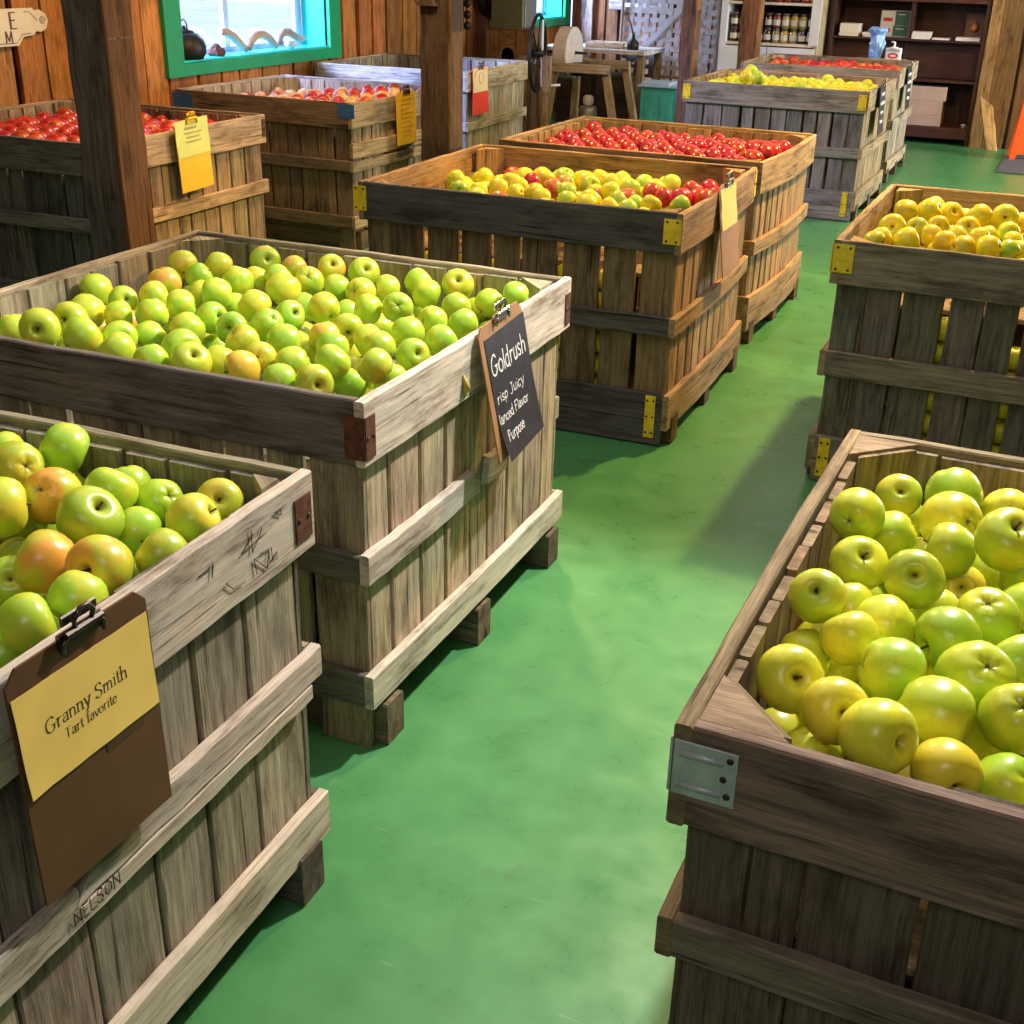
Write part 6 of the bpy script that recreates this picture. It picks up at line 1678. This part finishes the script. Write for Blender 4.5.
paper_stack('tall cream stack of papers at the left of the bookcase shelf', -2.075, -1.905, .873, 4, 'white_paper', .026, 1)
paper_stack('low white paper pile between the tall stack and pamphlets', -1.87, -1.74, .873, 2, 'white_paper', .018, 2)
paper_stack('cream paper pile right of the bookcase divider', -1.440, -1.285, .873, 3, 'white_paper', .020, 3)
paper_stack('thin flat white sheet pile in the right bookcase bay', -1.265, -1.12, .873, 1, 'white_paper', .014, 4)
paper_stack('wide low white paper pile at the right end of shelf', -1.07, -.87, .873, 2, 'white_paper', .014, 5)

root = empty('pamphlet_rack', (-1.615, 12.0, .873), 0, 'upright rack of red and green printed pamphlets', 'pamphlets')
m = MB()
m.box((-.13, -.01, 0), (.13, .03, .01), (.5,) * 3)
m.box((-.13, .02, .01), (.13, .03, .22), (.5,) * 3)
m.build('stand', 'dark_wood', root)
for (x0, x1, z0, z1, mt) in ((-.125, -.005, .10, .215, 'white_paper'), (.0, .115, .10, .215, 'green_print'), (-.01, .115, .011, .095, 'green_print'), (-.125, -.015, .011, .095, 'white_paper')):
    m = MB()
    m.box((x0, .010, z0), (x1, .014, z1), (.5,) * 3)
    p = m.build('pamphlet', mt, root)
    q = MB()
    if mt == 'white_paper':
        q.box((x0 + .02, .0085, z0 + .03), (x1 - .02, .0095, z0 + .06), (.5,) * 3)
        q.build('printed_band', 'red_print', p)
    else:
        q.box((x0 + .02, .0085, z1 - .03), (x1 - .03, .0095, z1 - .022), (.5,) * 3)
        q.build('printed_band', 'jar_label', p)
root = empty('framed_picture', (-.94, 12.10, .873), 0, 'small framed picture of orange fruit leaning in the bookcase', 'picture')
m = MB()
m.board((-.085, 0, .001), (Z + Y * .12).normalized(), X, Y, .215, .17, .012, (.08, .05, .03), 1)
f_ = m.build('frame', 'dark_wood', root)
m = MB()
m.board((-.07, -.001, .016), (Z + Y * .12).normalized(), X, Y, .18, .14, .002, (.5,) * 3, 1, ch=.0005)
m.build('print', 'hardboard', root)
m = MB()
m.lathe([(0, 0), (.03, .0), (.04, .002), (0, .004)], 14, Matrix.Translation((-.005, .003, .10)) @ Matrix.Rotation(radians(90), 4, 'X'))
m.build('painted_fruit', 'orange_print', root)
root = empty('small_white_cup', (-.885, 11.90, .149), 0, 'tiny white cup at the bottom right of the bookcase', 'cup')
m = MB()
m.lathe([(0, 0), (.018, 0), (.022, .03), (.024, .032), (.020, .032), (.016, .004), (0, .004)], 14)
m.build('body', 'white_plastic', root)
m = MB()
m.tube([(.02, 0, .024), (.034, 0, .02), (.032, 0, .008), (.018, 0, .008)], .002, 6)
m.build('handle', 'white_plastic', root)

# small stand behind the last crate with the pump bottle and the blue bag
root = empty('small_stand', (-1.55, 10.83, 0), 0, 'small wooden stand behind the farthest red apple crate', 'stand')
m = MB()
m.board((-.19, -.15, .745), X, Y, Z, .40, .30, .02, (.3, .2, .1), 1)
m.build('top', 'wood', root)
for sx in (-.17, .15):
    for sy in (-.13, .10):
        m = MB()
        m.board((sx, sy, 0), Z, X, Y, .745, .03, .03, (.3, .2, .1), 1)
        m.build('leg', 'wood', root)
root = empty('pump_bottle', (-1.43, 10.80, .766), 0, 'white pump bottle with red oval label behind the red apples', 'bottle')
m = MB()
m.board((-.062, -.03, 0), Z, X, Y, .092, .124, .06, (.5,) * 3, 1, ch=.012)
m.lathe([(.05, .09), (.02, .10), (.014, .104)], 14)
b = m.build('body', 'white_plastic', root)
m = MB()
m.tube([(0, 0, .10), (0, 0, .135)], .008, 8)
m.tube([(0, 0, .135), (-.028, 0, .138)], .006, 8)
m.build('pump', 'white_plastic', root)
m = MB()
m.prism([(.042 * cos(i * pi / 8), .022 * sin(i * pi / 8)) for i in range(16)], Vector((0, -.0315, .035)), X, Z, -Y, .001, (.5,) * 3)
m.build('oval_mark', 'red_print', b)
m = MB()
m.prism([(.024 * cos(i * pi / 8), .009 * sin(i * pi / 8)) for i in range(16)], Vector((0, -.0328, .035)), X, Z, -Y, .0006, (.5,) * 3)
m.build('oval_centre', 'white_plastic', b)
m = MB()
m.box((-.055, -.0318, .068), (.055, -.0308, .076), (.5,) * 3)
m.build('green_band', 'teal_paint', b)
R = random.Random(9)
root = empty('plastic_bag', (-1.58, 10.86, .766), 0, 'crumpled blue and white plastic bag left of the pump bottle', 'bag')
m = MB()
m.lathe([(.0, .0), (.045, .002), (.055, .05), (.065, .11), (.05, .17), (.075, .21), (.05, .23), (0, .22)], 14, smooth=False)
m.v = [v + Vector((R.uniform(-.016, .016), R.uniform(-.014, .014), R.uniform(0, .016) if v.z > .01 else 0)) for v in m.v]
m.build('body', 'blue_plastic', root)

# ------------------------------------------------------------------ far right
m = MB()
m.board((-.81, 11.84, 0.001), Z, X, Y, CZ - .01, .095, .03, (.32, .18, .065), 5, .003)
tag(m.build('trim_2', 'wood_rough'), kind='structure')
m = MB()
m.board((-.645, 11.72, .004), Vector((-.30, .17, 1)).normalized(), X, -Y, .46, .095, .018, (.55, .34, .13), 5, .004, cut1=.08)
tag(m.build('board_offcut', 'wood'), 'short tan board offcut leaning against the brown partition wall', 'board')
root = empty('orange_floor_sign', (-.29, 11.35, 0), radians(8), 'bright orange folding floor sign at the right picture edge', 'sign')
for s_ in (-1, 1):
    m = MB()
    dn_ = Vector((0, -s_ * .17, -1)).normalized()
    m.prism([(-.10, 0), (.10, 0), (.155, -.60), (.11, -.60), (.10, -.55), (-.10, -.55), (-.11, -.60), (-.155, -.60)][::-1], Vector((0, -s_ * .004, .594)), X, -dn_, Y * -s_, .01, (.5,) * 3)
    m.build('panel', 'orange_plastic', root)
m = MB()
m.box((-.60, 10.47, .0005), (.45, 11.50, .010), (.5,) * 3)
m.v = [v + X * ((v.y - 10.47) * .0 + (.13 if v.x < 0 else 0)) for v in m.v]
tag(m.build('floor_mat', 'rubber_mat'), 'dark grey flat mat on the green floor near bookcase', 'mat')
